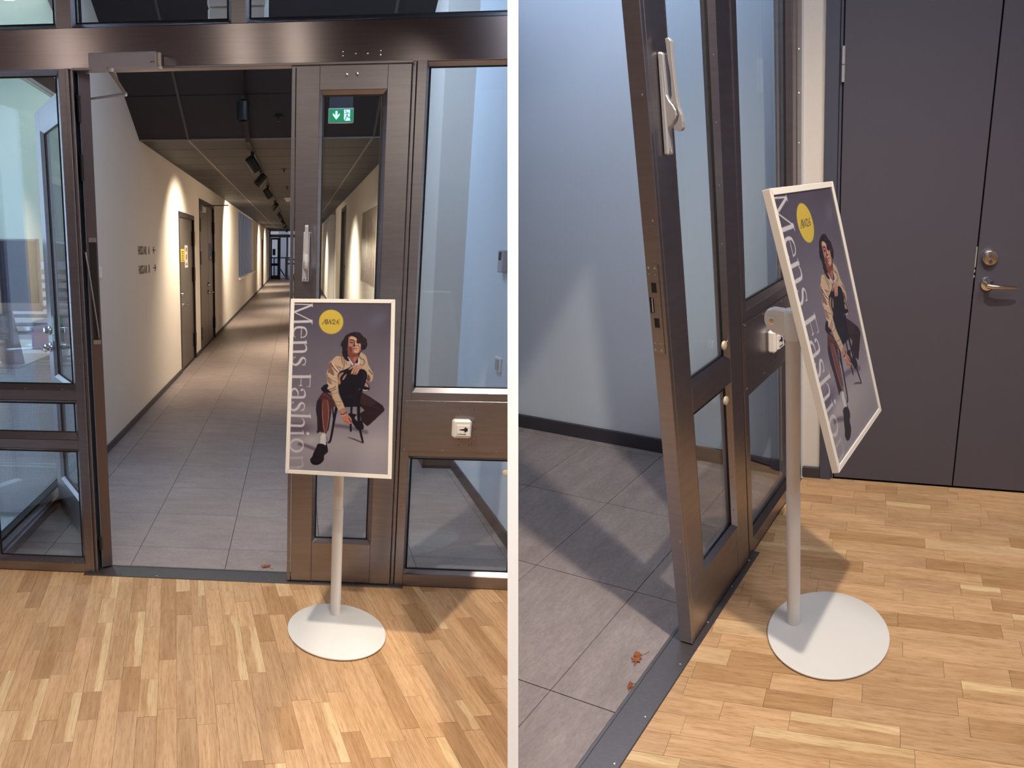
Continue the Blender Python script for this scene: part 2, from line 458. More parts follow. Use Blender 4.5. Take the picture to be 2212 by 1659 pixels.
# ------------------------------------------------------------------ white slab added between the two places for the gap in the picture
def ray(px, py, depth):
    return CAM_LOC + cv(np.array([(px - PX0) / F, (py - PY0) / F, 1.0])) * depth
def partition():
    d0 = 1.40
    c0 = ray(1108, PY0, d0); fw = ray(1108, PY0, 1.0) - CAM_LOC; fw /= np.linalg.norm(fw)
    side = np.cross(fw, CAM_UP); side /= np.linalg.norm(side)
    half = 0.5 * 22.0 / F * d0 * (side @ CAM_RT) * 1.05  # thickness from the pixel width of the picture's white gap
    bot, top, ln = -1.75, 3.0, 3.6
    # sections in the wall's own plane (forward, up from the middle of its end edge): the wall between the places,
    # and unseen parts added above and behind the camera to block the other place's lamps
    def section(quad, name, parent):
        bm = bmesh.new()
        a = [bm.verts.new(-side * half + fw * f + CAM_UP * z) for f, z in quad]
        b = [bm.verts.new(side * half + fw * f + CAM_UP * z) for f, z in quad]
        bm.faces.new(a); bm.faces.new(b[::-1])
        for k in range(4):
            n_ = (k + 1) % 4; bm.faces.new((a[n_], a[k], b[k], b[n_]))
        bmesh.ops.recalc_face_normals(bm, faces=bm.faces)
        me = bpy.data.meshes.new(name); bm.to_mesh(me); bm.free(); me.materials.append(MATS['partition_paint'])
        o = bpy.data.objects.new(name, me); attach(o, parent, c0); return o
    o = section([(0, bot), (ln, bot), (ln, top), (0, top)], 'divider_slab', None)
    tag(o, 'narrow white slab added for the gap between the two views of the doorway', 'wall', kind='structure')
    section([(-d0 - 0.3, 0.28), (0, 1.15), (0, top), (-d0 - 0.3, top)], 'wall_section', o)  # unseen, added to stop lamp light crossing overhead
    section([(-d0 - 4.0, bot), (-d0 - 0.3, bot), (-d0 - 0.3, top), (-d0 - 4.0, top)], 'wall_section', o)  # unseen, added to stop lamp light crossing behind the camera
partition()

# ================================================================== large structure
PLANK_A = math.radians(10.7)
PQ = (math.cos(PLANK_A), math.sin(PLANK_A))            # across the planks
PP = (-math.sin(PLANK_A), math.cos(PLANK_A))           # along the planks
WALL_A = math.radians(11.8)                            # the wall with the charcoal doors, nearly along the planks
DW_O = (1.078, 0.0); DW_S = (math.sin(WALL_A), -math.cos(WALL_A)); DW_N = (-math.cos(WALL_A), -math.sin(WALL_A))   # along it, out of it
DWT = axes((DW_O[0], DW_O[1], 0), (DW_S[0], DW_S[1], 0), (DW_N[0], DW_N[1], 0), (0, 0, 1))    # local x along the wall, y out of it, z up

def hall_floor(pl, tagn, xmin, xmax):
    cuts = [(Vector((0, -0.006, 0)), Vector((0, 1, 0)))]
    wallcut = (Vector((DW_O[0], DW_O[1], 0)), Vector((-DW_N[0], -DW_N[1], 0)))
    u0, u1 = (-2.3, 1.5)
    fl = MB().add([(u0, -1.75, -0.012), (u1, -1.75, -0.012), (u1, -0.006, -0.012), (u0, -0.006, -0.012),
                   (u0, -1.75, -0.03), (u1, -1.75, -0.03), (u1, -0.006, -0.03), (u0, -0.006, -0.03)],
                  [(0, 1, 2, 3), (7, 6, 5, 4), (0, 4, 5, 1), (1, 5, 6, 2), (2, 6, 7, 3), (3, 7, 4, 0)])
    root = build(fl, 'floor_hall', pl, 'oak_joint', base=(0, -0.5, -0.03), label=tagn, cat='floor', kind='structure')
    W = 0.0608
    rng = random.Random(21)
    cache = {}
    for row in range(-40, 30):
        p = -2.2 + rng.random() * 0.5
        while p < 0.6:
            ln = rng.choice((0.13, 0.18, 0.22, 0.25, 0.28, 0.31, 0.35, 0.40))
            q0 = row * W; a, b = p + 0.0004, p + ln - 0.0004
            kind = rng.random(); tone = rng.random(); dz = rng.uniform(-0.0003, 0.0003)
            p += ln
            cor = [(q * PQ[0] + t * PP[0], q * PQ[1] + t * PP[1]) for q in (q0, q0 + W) for t in (a, b)]
            if min(c[1] for c in cor) > -0.007 or max(c[1] for c in cor) < -1.6: continue
            cu, cvv = sum(c[0] for c in cor) / 4, sum(c[1] for c in cor) / 4
            px, z = pl.px([(cu, cvv, 0)]); px = px[0]
            if z[0] < 0.3 or px[0] < xmin or px[0] > xmax or px[1] > 2050: continue
            if kind < 0.035: colr, m = (216, 180, 138), 'oak'
            elif kind < 0.12: colr, m = (200, 160, 117), 'oak_sap'
            elif kind < 0.26: colr, m = (186, 145, 103), 'oak'
            else:
                k = 0.95 + 0.10 * tone; colr, m = (203 * k, 163 * k, 119 * k + 3), 'oak'
            T = axes((cu, cvv, -0.010 + dz), (PQ[0], PQ[1], 0), (PP[0], PP[1], 0), (0, 0, 1))
            crossing = max(c[1] for c in cor) > -0.007 or any((Vector((c[0] - DW_O[0], c[1] - DW_O[1], 0))).dot(Vector((-DW_N[0], -DW_N[1], 0))) > 0 for c in cor)
            sides = (pl.pts([(c[0], c[1], 0) for c in cor]) - CAM_LOC) @ pl.cut_n
            if (sides > 0).all(): continue
            h = W / 2 - 0.0003; l2 = (b - a) / 2
            key = (ln, m)
            if crossing or (sides > 0).any() or key not in cache:
                mb = MB(T).box(-h, h, -l2, l2, 0, 0.010)
                o = build(mb, 'plank', pl, m, root, cuts=(cuts + [wallcut]) if crossing else (), base=(cu, cvv, -0.010 + dz), local_bc=True)
                if o is None: continue
                # texture runs in plank directions
                at = o.data.attributes['bc'].data
                for i, d in enumerate(at):
                    x, y, zc = d.vector; d.vector = (x * PQ[0] + y * PQ[1], x * PP[0] + y * PP[1], zc)
                if not (crossing or (sides > 0).any()): cache[key] = (o, (cu, cvv, -0.010 + dz))
            else:
                src, sb = cache[key]
                o = again(src, 'plank', pl, (cu - sb[0], cvv - sb[1], -0.010 + dz - sb[2]), root)
            o.color = (*lin(colr), 1)
    return root

def corridor_floor(pl, label, far, vend, u_lo, u_hi=1.06):
    root = build(B(u_lo, u_hi, 0.03, vend, -0.03, -0.011), 'floor_corridor', pl, 'tile_joint', base=(0, 1, -0.03), label=label, cat='floor', kind='structure')
    first = None
    us = [0.148 + 0.433 * k for k in range(-6, 4)]; vs = [0.276 + 0.4 * k for k in range(-1, 18 if far else 5)]
    for i, u in enumerate(us):
        for v in vs:
            a, b = max(u + 0.0011, u_lo), min(u + 0.433 - 0.0011, u_hi)
            c, d = max(v + 0.0011, 0.069), v + 0.4 - 0.0011
            if b - a < 0.03 or d - c < 0.03 or c > vend: continue
            px, z = pl.px([(a, c, 0), (b, c, 0), (a, d, 0), (b, d, 0)])
            full = abs(b - a - 0.4308) < 1e-4 and abs(d - c - 0.3978) < 1e-4
            sides = (pl.pts([(x, y, 0) for x in (a, b) for y in (c, d)]) - CAM_LOC) @ pl.cut_n
            if (sides > 0).all(): continue
            if full and first is not None and not (sides > 0).any():
                again(first[0], 'tile', pl, (a - first[1][0], c - first[1][1], 0), root)
                continue
            o = build(B(a, b, c, d, -0.010, 0.0), 'tile', pl, 'tile', root, bevel=0.0006, local_bc=True)
            if o and full and not (sides > 0).any() and first is None: first = (o, (a, c))
    if far:
        build(B(u_lo, 0.9, vs[-1] + 0.4, vend, -0.010, 0.0), 'far_tiling', pl, 'tile_far', root, kind='stuff')
    return root

hall_floor(LEFT, 'oak parquet floor running up to the glazed corridor front', -260, 1400)
hall_floor(RIGHT, 'oak parquet floor in front of the charcoal double doors', 850, 2560)
corridor_floor(LEFT, 'grey stone tiled floor running down the long corridor', True, 29.3, -1.31)
corridor_floor(RIGHT, 'grey stone tiled floor lit and shadowed beside the open doorway', False, 1.62, -1.31)

def slope_w(v): return 2.31 + 0.55 * (3.03 - v)

def shell(pl, full):
    side = 'in the corridor' if full else 'beside the open leaf'
    # recess wall right of the doorway, lit by the added cool lights
    r = build(B(1.06, 1.12, 0.0, 1.60, 0, 3.9), 'wall_recess', pl, 'recess_paint', cat='wall', kind='structure',
              label='pale blue lit wall behind the fixed glass' if full else 'pale blue lit wall seen through the open doorway')
    build(B(1.047, 1.06, 0.065, 1.60, 0, 0.068), 'baseboard_recess', pl, 'skirting', bevel=0.002, cat='baseboard', kind='structure',
          label='dark baseboard under the pale wall right of the sign' if full else 'dark baseboard along the pale wall by the tiles')
    # sloped dark ceiling over the doorway
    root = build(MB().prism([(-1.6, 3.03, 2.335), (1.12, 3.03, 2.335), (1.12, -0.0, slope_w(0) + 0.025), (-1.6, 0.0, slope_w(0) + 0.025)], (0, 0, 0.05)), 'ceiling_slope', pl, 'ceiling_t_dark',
                 label='dark sloped panel ceiling just inside the doorway' if full else 'dark sloped ceiling above the open doorway', cat='ceiling', kind='structure')
    vs = [3.03, 2.58, 2.02, 1.45, 0.88, 0.3, 0.0]
    for a, b in ((-1.31, -0.905), (-0.885, 0.625), (0.64, 1.06)):
        for v1, v0 in zip(vs, vs[1:]):
            v1, v0 = v1 - 0.005, v0 + 0.005
            build(MB().prism([(a, v1, slope_w(v1)), (b, v1, slope_w(v1)), (b, v0, slope_w(v0)), (a, v0, slope_w(v0))], (0, 0, 0.02)), 'ceiling_panel', pl, 'ceiling_dark', root)
shell(LEFT, True); shell(RIGHT, False)

def hall_room(pl, which):
    """the hall the photographer stands in: ceiling, far walls and the rest of its floor"""
    build(B(-5.0, 3.2, -5.2, -0.004, 3.30, 3.36), 'ceiling_hall', pl, 'hall_ceiling', base=(0, -2, 3.3), label='dark grey ceiling of the hall ' + which, cat='ceiling', kind='structure')
    build(B(-5.0, 3.2, -5.26, -5.2, 0, 3.3), 'wall_hall_back', pl, 'hall_wall', label='plain back wall of the hall ' + which, cat='wall', kind='structure')
    build(B(-5.06, -5.0, -5.2, 0.0, 0, 3.3), 'wall_hall_side', pl, 'hall_wall', label='plain side wall of the hall ' + which, cat='wall', kind='structure')
    build(B(-5.0, -1.4, -0.004, 0.05, 0, 3.3), 'wall_hall_front', pl, 'hall_wall', label='plain wall left of the glazed front ' + which, cat='wall', kind='structure')
    o = build(B(-5.0, 3.2, -5.2, -1.75, -0.03, -0.003), 'floor_hall_rest', pl, 'oak', base=(0, -3, -0.03), label='rest of the oak parquet behind the viewer ' + which, cat='floor', kind='structure')
    if o: o.color = (*lin((205, 162, 108)), 1)
hall_room(LEFT, 'before the corridor doorway'); hall_room(RIGHT, 'before the charcoal doors')

def corridor(pl):
    # left wall with openings for doors and the window
    def wall_piece(root, v0, v1, w0, w1):
        build(B(-1.40, -1.31, v0, v1, w0, w1), 'wall_section', pl, 'wall_paint', root)
    root = empty('wall_left', pl, (-1.35, 1.6, 0), label='long pale corridor wall with lettering and grey doors', cat='wall', kind='structure')
    for v0, v1, w0, w1 in ((1.62, 4.78, 0, 3.3), (4.78, 5.90, 1.84, 2.4), (5.90, 6.36, 0, 2.4), (6.36, 7.96, 2.10, 2.4), (7.96, 12.4, 0, 2.4), (12.4, 18.3, 0, 0.76), (12.4, 18.3, 2.29, 2.4), (18.3, 22.2, 0, 2.4), (22.2, 23.0, 1.82, 2.4), (23.0, 29.4, 0, 2.4)):
        wall_piece(root, v0, v1, w0, w1)
    root = empty('baseboard_left', pl, (-1.3, 1.7, 0), label='dark baseboard along the lettered corridor wall', cat='baseboard', kind='structure')
    for v0, v1 in ((1.63, 4.78), (5.90, 6.36), (7.96, 22.2), (23.0, 29.3)):
        build(B(-1.311, -1.297, v0, v1, 0, 0.05), 'baseboard_section', pl, 'skirting', root, bevel=0.002)
    # right wall: jog, then sections between the black door and the dark niche
    root = empty('wall_right', pl, (0.93, 1.6, 0), label='pale corridor wall seen through the narrow glass leaf', cat='wall', kind='structure')
    for v0, v1, w0, w1 in ((1.58, 9.3, 0, 3.3), (9.3, 10.55, 2.19, 2.4), (10.55, 12.6, 0, 2.4), (14.9, 29.4, 0, 2.4)):
        build(B(0.88, 1.10, v0, v1, w0, w1), 'wall_section', pl, 'wall_paint', root)
    build(B(1.0, 1.10, 12.6, 14.9, 0, 2.4), 'niche_back', pl, 'door_frame_dark', root)
    root = empty('baseboard_right', pl, (0.93, 1.6, 0), label='dark baseboard at the corner of the right corridor wall', cat='baseboard', kind='structure')
    build(B(0.866, 1.055, 1.565, 1.58, 0, 0.065), 'baseboard_section', pl, 'skirting', root, bevel=0.002)
    for v0, v1 in ((1.565, 9.3), (10.55, 12.6), (14.9, 29.3)):
        build(B(0.866, 0.88, v0, v1, 0, 0.065), 'baseboard_section', pl, 'skirting', root)
    # flat metal panel ceiling beyond the slope
    root = build(B(-1.4, 1.1, 3.03, 29.4, 2.3105, 2.36), 'ceiling', pl, 'ceiling_t', base=(0, 10, 2.322), label='brown metal panel ceiling of the long corridor', cat='ceiling', kind='structure')
    src = {}
    for i in range(50):
        v0 = 3.035 + i * 0.521
        for j, (a, b) in enumerate(((-1.31, -0.905), (-0.885, 0.615), (0.635, 0.88))):
            if i >= 36:
                continue
            if (j in src):
                again(src[j], 'ceiling_panel', pl, (0, i * 0.521, 0), root)
            else:
                src[j] = build(B(a, b, v0 + 0.006, v0 + 0.521 - 0.006, 2.3085, 2.32), 'ceiling_panel', pl, 'ceiling_panel', root)
    v0 = 3.035 + 36 * 0.521
    build(B(-1.31, 0.88, v0, 29.3, 2.31, 2.325), 'far_panels', pl, 'ceiling_panel', root, kind='stuff')
    for a, b in ((-0.905, -0.885), (0.615, 0.635)):
        build(B(a, b, 3.03, 29.3, 2.306, 2.33), 'ceiling_seam', pl, 'ceiling_t', root)
    for u in (-0.895, 0.6325):
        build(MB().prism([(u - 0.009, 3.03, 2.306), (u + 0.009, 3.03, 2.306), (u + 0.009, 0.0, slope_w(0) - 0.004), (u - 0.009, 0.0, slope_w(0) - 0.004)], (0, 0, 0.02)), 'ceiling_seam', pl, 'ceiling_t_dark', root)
    build(B(-1.31, 0.88, 3.022, 3.036, 2.304, 2.33), 'ceiling_edge', pl, 'ceiling_t', root)
corridor(LEFT)

# ================================================================== glazed steel front
def glazing(pl, root, u0, u1, w0, w1, T=None, bw=0.014, sill=None, vf=-0.002, vg=0.022, m='steel'):
    """one pane: four mitred sloping beads, a black gasket and the glass; (u0..w1) is the visible glass"""
    bl = sill or bw
    out = [(u0 - bw, w0 - bl), (u1 + bw, w0 - bl), (u1 + bw, w1 + bw), (u0 - bw, w1 + bw)]
    inn = [(u0, w0), (u1, w0), (u1, w1), (u0, w1)]
    for i in range(4):
        j = (i + 1) % 4
        a, b, c, d = out[i], out[j], inn[j], inn[i]
        P = [(a[0], vf, a[1]), (b[0], vf, b[1]), (c[0], vg - 0.006, c[1]), (d[0], vg - 0.006, d[1]),
             (a[0], vg + 0.01, a[1]), (b[0], vg + 0.01, b[1]), (c[0], vg + 0.01, c[1]), (d[0], vg + 0.01, d[1])]
        build(MB(T).add(P, [(0, 1, 2, 3), (7, 6, 5, 4), (0, 4, 5, 1), (1, 5, 6, 2), (2, 6, 7, 3), (3, 7, 4, 0)]), 'glazing_bead', pl, m, root)
    g = 0.004
    mb = MB(T)
    for a, b, c, d in ((u0, u1, w0, w0 + g), (u0, u1, w1 - g, w1), (u0, u0 + g, w0, w1), (u1 - g, u1, w0, w1)):
        mb.box(a, b, vg - 0.007, vg - 0.001, c, d)
    build(mb, 'gasket', pl, 'gasket', root)
    build(MB(T).box(u0 - 0.004, u1 + 0.004, vg, vg + 0.006, w0 - 0.004, w1 + 0.004), 'glass_pane', pl, 'glass', root)

def screw(pl, root, u, v, w, r=0.0035, m='screw', ax=(0, -1, 0), T=None, name='screw'):
    return build(MB(T).lathe((u, v, w), [(r, 0), (r * 0.95, r * 0.35), (r * 0.45, r * 0.5), (r * 0.4, r * 0.2)], 8, ax), name, pl, m, root)

def front(pl, full):
    where = 'around the corridor doorway' if full else 'next to the charcoal doors'
    root = empty('wall_front', pl, (0, 0.03, 0), label='brushed steel and glass front ' + where, cat='glass wall', kind='structure')
    S = lambda n, *b, m='steel', bv=0.0012: build(B(*b), n, pl, m, root, bevel=bv)
    S('gap_cover', -1.31, 1.06, -0.0058, 0.068, -0.03, -0.0005, bv=0)  # strip added to cover the see-through gap below the rails
    # header beam and transom lights
    S('header_beam', -1.31, 1.04, -0.004, 0.06, 2.088, 2.232, m='steel_beam')
    S('header_stop', -0.846, 0.438, -0.012, 0.03, 2.0815, 2.090)
    for a, b in ((-1.31, -0.912), (-0.826, -0.245), (-0.162, 1.0)):
        glazing(pl, root, a, b, 2.252, 3.05, sill=0.018)
    S('transom_post', -0.898, -0.838, -0.004, 0.06, 2.232, 3.08)
    S('transom_post', -0.232, -0.176, -0.004, 0.06, 2.232, 3.08)
    # left post and fixed screen
    S('post', -0.902, -0.874, -0.004, 0.06, 0, 2.090); S('post_stop', -0.874, -0.860, -0.008, 0.06, 0, 2.090); S('post_edge', -0.860, -0.845, -0.002, 0.05, 0, 2.090)
    for w0, w1 in ((0.786, 0.829), (0.571, 0.612), (0.0, 0.042)):
        S('rail', -1.31, -0.902, -0.003, 0.06, w0, w1)
    for w0, w1, sl in ((0.853, 2.070, 0.024), (0.641, 0.770, 0.028), (0.062, 0.556, 0.020)):
        glazing(pl, root, -1.296, -0.917, w0, w1, sill=sl)
    for u in (-0.96, -1.12):
        for w in (0.834, 0.618, 0.046):
            screw(pl, root, u, -0.003, w, 0.0028)
    # mullion and fixed screen right of the narrow leaf
    S('mullion', 0.4365, 0.452, -0.002, 0.06, 0, 2.090); S('mullion', 0.4545, 0.490, -0.006, 0.06, 0, 2.090)
    for w0, w1 in ((0.811, 0.848), (0.580, 0.604), (0.0, 0.055)):
        S('rail', 0.490, 0.945, -0.004, 0.06, w0, w1)
    glazing(pl, root, 0.505, 0.930, 0.865, 2.072, sill=0.018)
    glazing(pl, root, 0.505, 0.930, 0.070, 0.565)
    p = S('infill_panel', 0.463, 0.957, -0.009, -0.005, 0.604, 0.815, bv=0.0006)
    S('end_post', 0.945, 0.984, -0.004, 0.06, 0, 2.090); S('end_post', 0.987, 1.036, -0.006, 0.06, 0, 2.090)
    build(B(1.036, 1.075, 0.002, 0.06, 0, 2.3), 'shaded_filler', pl, 'door_frame_dark', root)  # dark strip: the shade in this corner gap is put into its colour
    for u, w in ((0.472, 0.81), (0.624, 0.809), (0.799, 0.809), (0.471, 0.611), (0.624, 0.611), (0.836, 0.611)):
        screw(pl, root, u, -0.009, w, 0.0032)
    for u, w in ((0.686, 0.781), (0.739, 0.783), (0.744, 0.731), (0.749, 0.70), (0.686, 0.658), (0.686, 0.634), (0.728, 0.633), (0.739, 0.639)):
        screw(pl, root, u, -0.0088, w, 0.002, 'screw_dark', name='drill_hole')
    screw(pl, root, 0.745, -0.009, 0.663, 0.003)
    for u, w in ((0.181, 2.125), (0.181, 2.111), (0.228, 2.118), (0.272, 2.117), (0.319, 2.125), (0.319, 2.111)):
        screw(pl, root, u, -0.004, w, 0.0032)
    if not full:
        for w in (0.3, 0.44, 1.0, 1.15, 1.30, 1.45, 1.575):
            screw(pl, root, 1.006, -0.006, w, 0.0028)
    return root
front(LEFT, True); front(RIGHT, False)

def threshold(pl, label):
    root = empty('trim_1' if pl is LEFT else 'trim_2', pl, (-0.2, 0.02, 0), label=label, cat='threshold', kind='structure')
    build(B(-0.905, 0.49, -0.029, 0.068, -0.012, 0.004), 'strip', pl, 'threshold_steel', root, bevel=0.002)
    build(B(-0.905, 0.49, 0.058, 0.0685, 0.004, 0.0055), 'edge_lip', pl, 'threshold_steel', root, bevel=0.001)
    for u in (-0.742, -0.579, -0.412, -0.27, -0.08, 0.10, 0.28, 0.43):
        screw(pl, root, u, -0.012, 0.0035, 0.0042, ax=(0, 0, 1))
threshold(LEFT, 'steel threshold strip across the open corridor doorway')
threshold(RIGHT, 'scratched steel threshold strip between tiles and parquet')

def leaf(pl, root, T, wd, flip, edge=True):
    """a steel framed leaf with two panes: local x 0..wd, y 0..0.042 thick (front at y=0), z up"""
    S = lambda n, *b, m='steel', bv=0.0012: build(MB(T).box(*b), n, pl, m, root, bevel=bv)
    s1, s2 = 0.104, wd - 0.086
    S('stile', 0, 0.0135, 0, 0.042, 0.008, 2.078); S('stile', 0.0165, s1, 0.001, 0.042, 0.008, 2.078)
    S('stile', s2, wd, 0.001, 0.042, 0.008, 2.078)
    S('top_rail', s1, s2, 0.0, 0.042, 1.993, 2.078); S('middle_rail', s1, s2, 0.001, 0.042, 0.676, 0.742); S('bottom_rail', s1, s2, 0.003, 0.042, 0.008, 0.186)
    for w0, w1 in ((0.757, 1.977), (0.202, 0.661)):
        glazing(pl, root, s1 + 0.015, s2 - 0.015, w0, w1, T=T, bw=0.015, vf=0.0, vg=0.022)
    return s1, s2

def narrow_leaf(pl, label):
    root = empty('door_1', pl, (0.2, 0.0, 0), label=label, cat='door', kind='structure')
    T = axes((-0.005, -0.012, 0), (1, 0, 0), (0, 1, 0), (0, 0, 1))
    leaf(pl, root, T, 0.439, False)
    for u, w in ((0.196, 2.044), (0.235, 2.046)):
        screw(pl, root, u, -0.012, w, 0.006)
    for w in (0.25, 0.366, 0.511, 0.62, 0.80, 0.919, 1.063, 1.208, 1.354, 1.5):
        screw(pl, root, 0.341, -0.004, w, 0.0026)
    # pull lever with its back plate and two screws
    h = build(MB().prism([(0.043, -0.012, 1.288), (0.070, -0.012, 1.288), (0.071, -0.012, 1.479), (0.047, -0.012, 1.479)], (0, -0.012, 0)), 'lever_handle', pl, 'steel_bright', root, bevel=0.003)
    hump = [(-0.023, 1.290), (-0.024, 1.338), (-0.028, 1.342), (-0.0365, 1.349), (-0.0445, 1.358), (-0.0475, 1.364), (-0.0465, 1.374), (-0.040, 1.384), (-0.0325, 1.391), (-0.0268, 1.402), (-0.0254, 1.476)]
    build(MB().prism([(0.047, -0.02, hump[0][1])] + [(0.047, v, w) for v, w in hump] + [(0.047, -0.02, hump[-1][1])], (0.021, 0, 0)), 'lever_bearing', pl, 'steel_bright', h, bevel=0.0015)
    lv = [(-0.0306, 1.502), (-0.0385, 1.504), (-0.044, 1.498), (-0.0441, 1.468), (-0.0461, 1.428), (-0.0485, 1.395), (-0.052, 1.378), (-0.0575, 1.365), (-0.0595, 1.352), (-0.0585, 1.340), (-0.054, 1.335), (-0.0477, 1.334), (-0.038, 1.336), (-0.0355, 1.340), (-0.041, 1.346), (-0.047, 1.354), (-0.0502, 1.362), (-0.0495, 1.371), (-0.046, 1.377), (-0.039, 1.386), (-0.033, 1.390), (-0.036, 1.397), (-0.0384, 1.406), (-0.0379, 1.430), (-0.033, 1.469)]
    build(MB().prism([(0.0515, v, w) for v, w in lv], (0.013, 0, 0)), 'lever', pl, 'steel_bright', h, bevel=0.0012)
    for u in (0.051, 0.063):
        screw(pl, h, u, -0.024, 1.296, 0.0035)
    # lock plate let into the free edge
    e = -0.0052
    p = build(MB().prism([(e, -0.004, 0.862), (e, 0.026, 0.862), (e, 0.026, 0.955), (e, 0.014, 0.960), (e, 0.014, 0.992), (e, 0.026, 0.995), (e, 0.026, 1.068), (e, -0.004, 1.068)], (-0.003, 0, 0)), 'lock_plate', pl, 'steel', root)
    for w in (0.925, 1.005):
        build(B(e - 0.0035, e - 0.003, 0.004, 0.017, w, w + 0.022), 'lock_slot', pl, 'black', p)
    build(B(e - 0.002, e + 0.002, 0.0142, 0.026, 0.958, 0.994), 'latch_pocket', pl, 'black', p)
    build(MB().tube([(e - 0.002, 0.018, 0.960), (e - 0.002, 0.018, 0.992)], 0.002, 8), 'latch_bolt', pl, 'chrome', p)
    for w in (0.872, 0.888, 1.046, 1.060):
        for v in (0.003, 0.019):
            screw(pl, p, e - 0.003, v, w, 0.0032 if w in (0.872, 1.060) else 0.0022, ax=(-1, 0, 0))
    for w in (0.35, 1.16, 1.40, 1.58):
        screw(pl, root, e + 0.0002, 0.0, w, 0.0026, ax=(-1, 0, 0))
    return root
narrow_leaf(LEFT, 'closed narrow glass leaf behind the sign, with a lever handle')
narrow_leaf(RIGHT, 'narrow glass leaf seen edge-on with a lock plate and lever handle')

def swung_leaf(pl):
    root = empty('door_2', pl, (-0.844, 0.021, 0), label='wide glass leaf swung open into the corridor on the left', cat='door', kind='structure')
    d = Vector((-0.547, 0.837, 0)).normalized(); n = Vector((d.y, -d.x, 0))
    T = axes((-0.833, 0.030, 0), d, n, (0, 0, 1))
    wd = 0.86
    S = lambda nm, *b, m='steel', bv=0.0012: build(MB(T).box(*b), nm, pl, m, root, bevel=bv)
    s1, s2 = 0.10, wd - 0.10
    S('stile', 0, s1, 0, 0.045, 0.01, 2.085, m='steel_shade'); S('stile', s2, wd, 0, 0.045, 0.01, 2.085); S('glint_strip', 0.0, 0.06, -0.002, -0.0002, 0.01, 2.085, m='blue_frame', bv=0)  # pale strip carries the daylight reflection on the leaf face as colour
    S('top_rail', s1, s2, 0, 0.045, 1.985, 2.085); S('middle_rail', s1, s2, 0, 0.045, 0.69, 0.755); S('bottom_rail', s1, s2, 0, 0.045, 0.01, 0.19)
    for w0, w1 in ((0.77, 1.97), (0.205, 0.675)):
        glazing(pl, root, s1 + 0.015, s2 - 0.015, w0, w1, T=T, bw=0.015, vf=0.0, vg=0.022)
    # knobs and lever at the free edge
    for z, nm in ((0.995, 'lock_cylinder'), (0.905, 'lever')):
        for sgn, y in ((-1, 0.0), (1, 0.045)):
            a = build(MB(T).lathe((wd - 0.05, y, z), [(0.026, 0), (0.026, 0.006), (0.02, 0.012), (0.018, 0.03), (0.012, 0.034)], 20, (0, sgn, 0)), nm, pl, 'chrome', root, smooth=True)
            if nm == 'lever':
                build(MB(T).tube([(wd - 0.05, y + sgn * 0.03, z), (wd - 0.05, y + sgn * 0.05, z), (wd - 0.08, y + sgn * 0.056, z), (wd - 0.17, y + sgn * 0.052, z)], 0.008, 10), 'lever_arm', pl, 'chrome', a, smooth=True)
    st = S('exit_sticker', wd - 0.165, wd - 0.108, -0.0012, -0.0004, 0.945, 1.078, m='sticker_green', bv=0)
    # white pictogram: a running figure and two bars
    def pg(x0, x1, z0, z1): return MB(T).box(x0, x1, -0.0018, -0.0012, z0, z1)
    for b in ((wd - 0.15, wd - 0.122, 1.045, 1.065), (wd - 0.145, wd - 0.13, 1.0, 1.045), (wd - 0.152, wd - 0.137, 0.985, 1.01), (wd - 0.135, wd - 0.12, 0.98, 1.0), (wd - 0.15, wd - 0.13, 0.965, 0.972), (wd - 0.15, wd - 0.13, 0.953, 0.960)):
        build(pg(*b), 'pictogram', pl, 'notice_white', st)
    # hinges and the door-loop cable in the hinge edge
    for w0, w1 in ((1.90, 2.0), (1.68, 1.78), (0.10, 0.156)):
        build(MB(T).tube([(-0.004, -0.006, w0), (-0.004, -0.006, w1)], 0.007, 12), 'hinge', pl, 'door_frame_dark', root, smooth=True)
    lp = build(MB(T).box(-0.0015, 0.001, 0.008, 0.038, 1.02, 1.455), 'cable_loop', pl, 'black', root)
    for w0 in (1.02, 1.44):
        b = build(MB(T).box(-0.004, 0.001, 0.006, 0.040, w0, w0 + 0.02), 'loop_end', pl, 'steel', lp, bevel=0.001)
    build(MB(T).tube([(-0.004, 0.030, 1.045), (-0.012, 0.026, 1.08), (-0.016, 0.012, 1.2), (-0.015, -0.004, 1.34), (-0.006, -0.010, 1.40)], 0.0042, 8), 'cable', pl, 'brass_steel', lp, smooth=True)
swung_leaf(LEFT)

